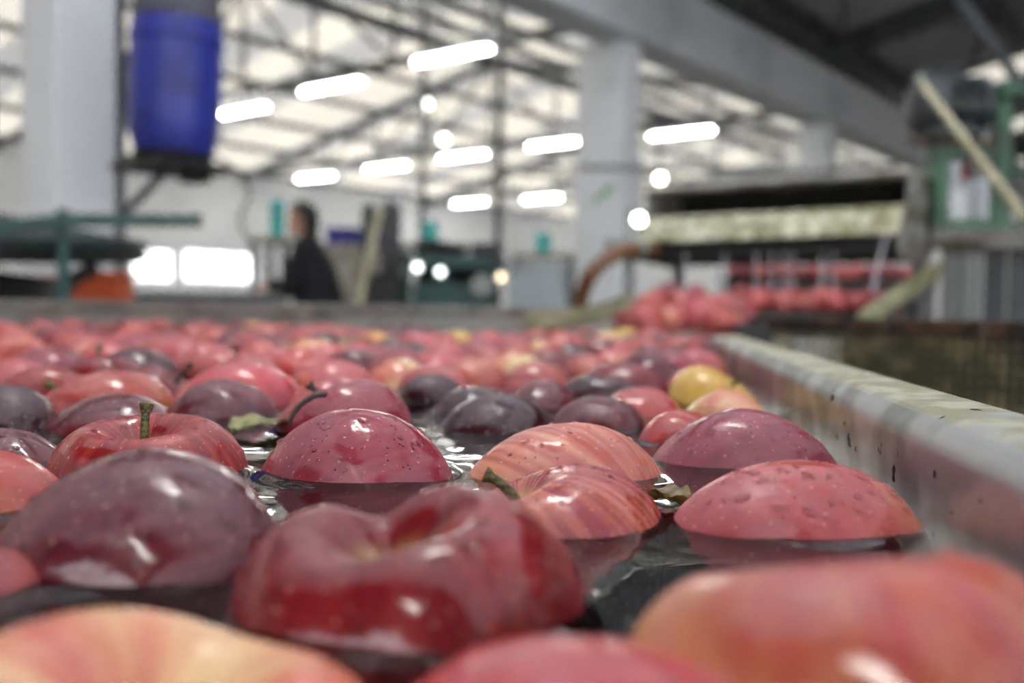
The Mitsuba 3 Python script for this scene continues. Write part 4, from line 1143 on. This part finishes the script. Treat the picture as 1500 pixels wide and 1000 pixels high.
for k, l in enumerate((.004, CL - .03)):
    b = ch(l, .18, 0)
    add(f'water_chute__leg_{k + 1:03d}', obox(np.array([b[0], b[1], 0]), E1 * .04, E2 * .03, EZ * (zc - .2)), 'grey_metal')
lab('water_chute', 'long steel chute box with a wet stained plate spilling water over the apples', 'chute')
lab('water_chute__spill_plate', 'wet pale plate with olive stains')
# falling water
def stream(x0, y0, x1, y1, d0, d1, r, text, group=None, seed=0):
    rr_ = np.random.default_rng(seed)
    n = 18
    u = np.linspace(0, 1, n)
    a, b = px(x0, y0, d0), px(x1, y1, d1)
    p = a + (b - a) * np.stack([u ** .7, u ** .7, u], 1)
    rad = r * (.35 + .6 * u ** 2) * (1 + .35 * np.sin(u * 26 + seed) * u) 
    key = num('water_stream')
    lab(add(key, tube(p, rad, 10), 'falling_water', True), text, 'water', group)
stream(931, 352, 930, 452, 3.28, 3.2, .010, 'thin stream of water falling from the left end of the chute', None, 1)
stream(1300, 345, 1272, 462, 2.86, 2.76, .010, 'thin slanting stream of water falling from the right end of the chute', None, 2)
for k, x in enumerate((1004, 1062, 1108, 1131, 1150, 1162, 1204, 1222)):
    stream(x, 372, x - 2, 464, 2.95 - (x - 1000) * .0006, 2.8 - (x - 1000) * .0006, .0055, 'short thread of water dripping from the chute onto the conveyor', 'threads of water under the chute', 10 + k)
# conveyor under the chute
cR, cLft = px(1395, 420, 3.0), px(1050, 420, 3.0)
def cv(x, d, dz=0.0):
    p = px(x, 420, d); p[2] = CZ(d) - .030 + dz
    return p
quad = [cv(1078, 2.28), cv(1318, 2.28), cv(1372, 4.25), cv(1062, 4.25)]
belt_v = [*quad, *[v - EZ * .02 for v in quad]]
belt = trimesh.Trimesh(belt_v, [[0, 1, 2], [0, 2, 3], [4, 6, 5], [4, 7, 6], [0, 4, 5], [0, 5, 1], [1, 5, 6], [1, 6, 2], [2, 6, 7], [2, 7, 3], [3, 7, 4], [3, 4, 0]], process=False)
add('conveyor__belt', belt, 'belt_black')
for k, d in enumerate((2.44, 2.72, 3.05, 3.38, 3.72)):
    add(f'conveyor__cleat_{k + 1:03d}', beam(cv(1076 - (d - 2.28) * 5, d, .012), cv(1320 + (d - 2.28) * 24, d, .012), .012, .036), 'belt_black')
add('conveyor__side_guide_001', beam(px(1262, 470, 2.3), px(1376, 392, 2.88), .02, .035), 'olive_paint')
add('conveyor__side_guide_002', beam(cv(1072, 2.3, .0), cv(1056, 4.25, .0), .02, .06), 'grey_metal')
for k, (x, d) in enumerate(((1070, 4.1), (1362, 4.1), (1310, 2.4))):
    p = cv(x, d, -.02)
    add(f'conveyor__leg_{k + 1:03d}', obox(np.array([p[0] - .02, p[1], 0]), [.04, 0, 0], [0, .04, 0], EZ * p[2]), 'steel_dark')
lab('conveyor', 'dark sloping cleated conveyor carrying apples up under the chute', 'conveyor')
# ramp under the heaped apples
rmp = [px(880, 494, 1.95), px(1090, 494, 1.95), px(1080, 462, 2.6), px(930, 462, 2.6)]
rv = [*rmp, *[v - EZ * .01 for v in rmp]]
lab(add('steel_ramp', trimesh.Trimesh(rv, belt.faces, process=False), 'hood_steel'), 'wet steel ramp under the apples heaped at the conveyor foot', 'ramp')
# curved olive lip at the far rim, brown hose
lipp = spline([px(770, 468, 1.72), px(830, 463, 1.74), px(880, 453, 1.77), px(926, 436, 1.80)], 20)
lv, lf = [], []
for p in lipp:
    lv += [p + EZ * .012, p - EZ * .016, p - EZ * .016 + TT * .03, p + EZ * .012 + TT * .03]
for i in range(19):
    for k in range(4):
        a, b, c, d_ = 4 * i + k, 4 * i + (k + 1) % 4, 4 * i + 4 + (k + 1) % 4, 4 * i + 4 + k
        lf += [[a, b, c], [a, c, d_]]
lf += [[0, 2, 1], [0, 3, 2], [76, 77, 78], [76, 78, 79]]
lab(add('guide_lip', trimesh.Trimesh(lv, lf, process=False), 'olive_paint', 30), 'curved olive steel lip sweeping up at the right end of the far rim', 'guide')
hs = spline([px(842, 470, 3.1), px(853, 430, 3.08), px(870, 396, 3.05), px(895, 376, 3.08), px(925, 366, 3.2), px(960, 364, 3.3)], 40)
add('brown_hose__tube', tube(hs, .024, 14), 'hose_rubber', True)
add('brown_hose__clamp', tube([hs[-9], hs[-6]], .029, 14), 'grey_metal', 30)
lab('brown_hose', 'thick brown hose bending up to the left end of the chute', 'hose')
add('chute_support__plate', obox(px(888, 362, 3.25), [.11, 0, 0], [0, .08, 0], EZ * .03), 'grey_metal')
sp_ = px(915, 372, 3.3)
add('chute_support__post', obox(np.array([sp_[0], sp_[1], 0]), [.03, 0, 0], [0, .03, 0], EZ * (px(915, 305, 3.3)[2])), 'grey_metal')
lab('chute_support', 'grey upright bracket at the left end of the chute', 'bracket')

# rusty bar and wire mesh basket behind the right rim
b0, b1 = px(1098, 473, 1.72), px(1580, 486, 1.24)
bd = (b1 - b0) / np.linalg.norm(b1 - b0)
bn = np.cross(bd, EZ)
add('wire_basket__top_bar', beam(b0, b1, .012, .024, ch=.002), 'rusty_steel')
add('wire_basket__lower_bar', beam(b0 - EZ * .22, b1 - EZ * .22, .012, .014, ch=.002), 'rusty_steel')
Lb = np.linalg.norm(b1 - b0)
wires = [beam(b0 + bd * x, b0 + bd * x - EZ * .22, .0036, .0036, up=bd) for x in np.arange(.005, Lb, .0165)]
wires += [beam(b0 - EZ * z, b1 - EZ * z, .0036, .0036) for z in np.arange(.022, .22, .0165)]
add('wire_basket__wire_mesh', join(wires), 'wire_steel')
labels['wire_basket__wire_mesh'] = {'label': 'grid of thin rusty wires', 'kind': 'stuff'}
dp = -bn * .24 if (-bn)[1] > 0 else bn * .24
dp[2] = 0
add('wire_basket__back_panel', obox(b0 + dp - EZ * .24, b1 - b0, dp / .24 * .004, EZ * .235), 'black_metal')
add('wire_basket__floor_panel', obox(b0 - EZ * .24, b1 - b0, dp, EZ * .004), 'black_metal')
for k, (p, e) in enumerate(((b0, 0), (b1, -.03))):
    add(f'wire_basket__leg_{k + 1:03d}', obox(np.array([p[0], p[1] + .02, 0]) + bd * e, bd * .03, [0, .03, 0], EZ * (p[2] - .24)), 'rusty_steel')
lab('wire_basket', 'rusty wire mesh basket with a brown top bar behind the right rim', 'basket')

# grey beam, sheet panels below it
q0, q1 = px(1380, 352, 3.06), px(1580, 352, 2.75)
add('machine_base__beam', beam(q0, q1, .14, .062, ch=.006), 'hood_steel')
k = 0
for (x0, x1, d) in ((1384, 1408, 3.0), (1411, 1440, 2.95), (1446, 1476, 2.9), (1482, 1530, 2.85)):
    k += 1
    a, b = px(x0, 372, d), px(x1, 372, d - .03)
    add(f'machine_base__panel_{k:03d}', obox(np.array([a[0], a[1], .02]), [b[0] - a[0], b[1] - a[1], 0], [0, .02, 0], EZ * (a[2] + .01), .003), 'grey_metal' if k < 3 else 'steel_dark')
lab('machine_base', 'grey steel machine base with upright side panels right of the conveyor', 'machine base')

# green frame with the motor on top
def gpx(x, y, d=3.05):
    return px(x, y, d)
zb_ = q0[2] + .031
def post(x, ytop, w, d=3.02):
    t = gpx(x, ytop, d)
    ww = w * d / FOCAL
    return obox(np.array([t[0] - ww / 2, t[1], zb_]), [ww, 0, 0], [0, .04, 0], EZ * (t[2] - zb_), .003)
def cross(x0, x1, y, h, d=3.02):
    a, b = gpx(x0, y, d), gpx(x1, y, d)
    hh = h * d / FOCAL
    return obox(np.array([a[0], a[1] + .003, a[2] - hh / 2]), [b[0] - a[0], 0, 0], [0, .034, 0], EZ * hh, .003)
add('green_stand__post_001', post(1382, 212, 20), 'green_paint')
add('green_stand__post_002', post(1474, 128, 24), 'green_paint')
add('green_stand__post_003', post(1374, 225, 20, 3.35), 'green_paint')
add('green_stand__top_rail', cross(1364, 1486, 221, 18), 'green_paint')
add('green_stand__bottom_rail', cross(1364, 1530, 326, 12), 'green_paint')
add('green_stand__side_rail', cross(1486, 1540, 249, 14), 'green_paint')
add('green_stand__head_bracket', obox(gpx(1468, 140, 2.99), [.085, 0, 0], [0, .06, 0], EZ * .045, .004), 'green_paint')
add('green_stand__base_plate', cross(1336, 1470, 206, 10), 'rusty_steel')
lab('green_stand', 'green painted steel stand carrying the dark motor at the right edge', 'stand')
def jug(x0, x1, y0, y1, text):
    a, b = px(x0, y1, 3.22), px(x1, y0, 3.22)
    key = num('white_panel')
    add(key, obox(np.array([a[0], a[1], zb_]), [b[0] - a[0], 0, 0], [0, .10, 0], EZ * (b[2] - zb_), .012), 'white_paint')
    lab(key, text, 'panel')
jug(1384, 1416, 238, 330, 'white box standing in the green stand, left of the dark gap')
jug(1434, 1466, 262, 330, 'white box standing in the green stand, right of the dark gap')
rd = px(1408, 262, 3.12)
lab(add('red_tag', obox(rd, [.03, 0, 0], [0, .006, 0], EZ * .05, .002), 'red_mark'), 'small red tag hanging before the white boxes', 'tag')
lab(add('tag_string', tube([rd + np.array([.015, .003, .05]), np.array([rd[0] + .015, 3.04, px(1408, 226, 3.02)[2]])], .003, 6), 'rubber'), 'short cord from the green stand to the red tag', 'cord')

def motor():
    c0, c1 = px(1348, 156, 3.06), px(1434, 158, 3.06)
    ax_ = (c1 - c0); L = np.linalg.norm(ax_); ax_ /= L
    R_ = .092
    add('electric_motor__body', lathe([(0, .03), (R_ * .9, .03), (R_ * .92, .05), (R_ * .92, L - .02), (R_ * .7, L - .01), (0, L - .01)], 40, c0, ax_), 'motor_paint', 30)
    add('electric_motor__fan_cover', lathe([(0, -.035), (R_ * .6, -.032), (R_ * .9, -.015), (R_ * 1.0, .01), (R_ * 1.0, .055), (R_ * .93, .058)], 40, c0, ax_), 'steel_dark', 30)
    fins = []
    up_ = np.cross(ax_, [0, 1.0, 0]); up_ /= np.linalg.norm(up_)
    for k in range(20):
        an = k / 20 * 2 * np.pi
        d_ = up_ * math.cos(an) + np.cross(ax_, up_) * math.sin(an)
        fins.append(beam(c0 + ax_ * .062 + d_ * R_ * .95, c0 + ax_ * (L - .03) + d_ * R_ * .95, .005, .014, up=d_))
    for k, fm in enumerate(fins):
        add(f'electric_motor__fin_{k + 1:03d}', fm, 'motor_paint')
    m = (c0 + c1) / 2
    jb = px(1386, 126, 3.02)
    add('electric_motor__terminal_box', join([obox(jb + np.array([-.05, -.02, -.01]), [.10, 0, 0], [0, .1, 0], EZ * .055, .006), obox(jb + np.array([-.055, -.025, .045]), [.11, 0, 0], [0, .11, 0], EZ * .012, .004)]), 'motor_paint')
    zf = px(1400, 202, 3.06)[2]
    add('electric_motor__foot', join([obox(np.array([m[0] - .09, m[1] - .08, zf]), [.18, 0, 0], [0, .16, 0], EZ * .014), obox(np.array([m[0] - .05, m[1] - .06, zf]), [.10, 0, 0], [0, .12, 0], EZ * (m[2] - zf - R_ * .6))]), 'motor_paint')
    add('electric_motor__flange', lathe([(0, L - .02), (R_ * 1.05, L - .02), (R_ * 1.05, L + .005), (.03, L + .01), (.03, L + .04), (0, L + .04)], 36, c0, ax_), 'motor_paint', 30)
    lab('electric_motor', 'dark finned electric motor mounted on the green stand', 'motor')
motor()
cp0, cp1 = px(1346, 118, 2.75), px(1530, 356, 2.55)
add('cream_rod__rod', tube([cp0, cp1], .0115, 12), 'cream_pole', 30)
add('cream_rod__end_fitting', tube([cp0 - (cp1 - cp0) * .02, cp0 + (cp1 - cp0) * .015], .017, 12), 'grey_metal', 30)
lab('cream_rod', 'cream coloured rod slanting across the motor and green stand', 'rod')
lab(add('roof_brace', tube([px(1392, -20, 6.5), px(1500, 128, 6.2)], .034, 10), 'steel_dark', 30), 'dark slanting pipe crossing the upper right corner', 'pipe')
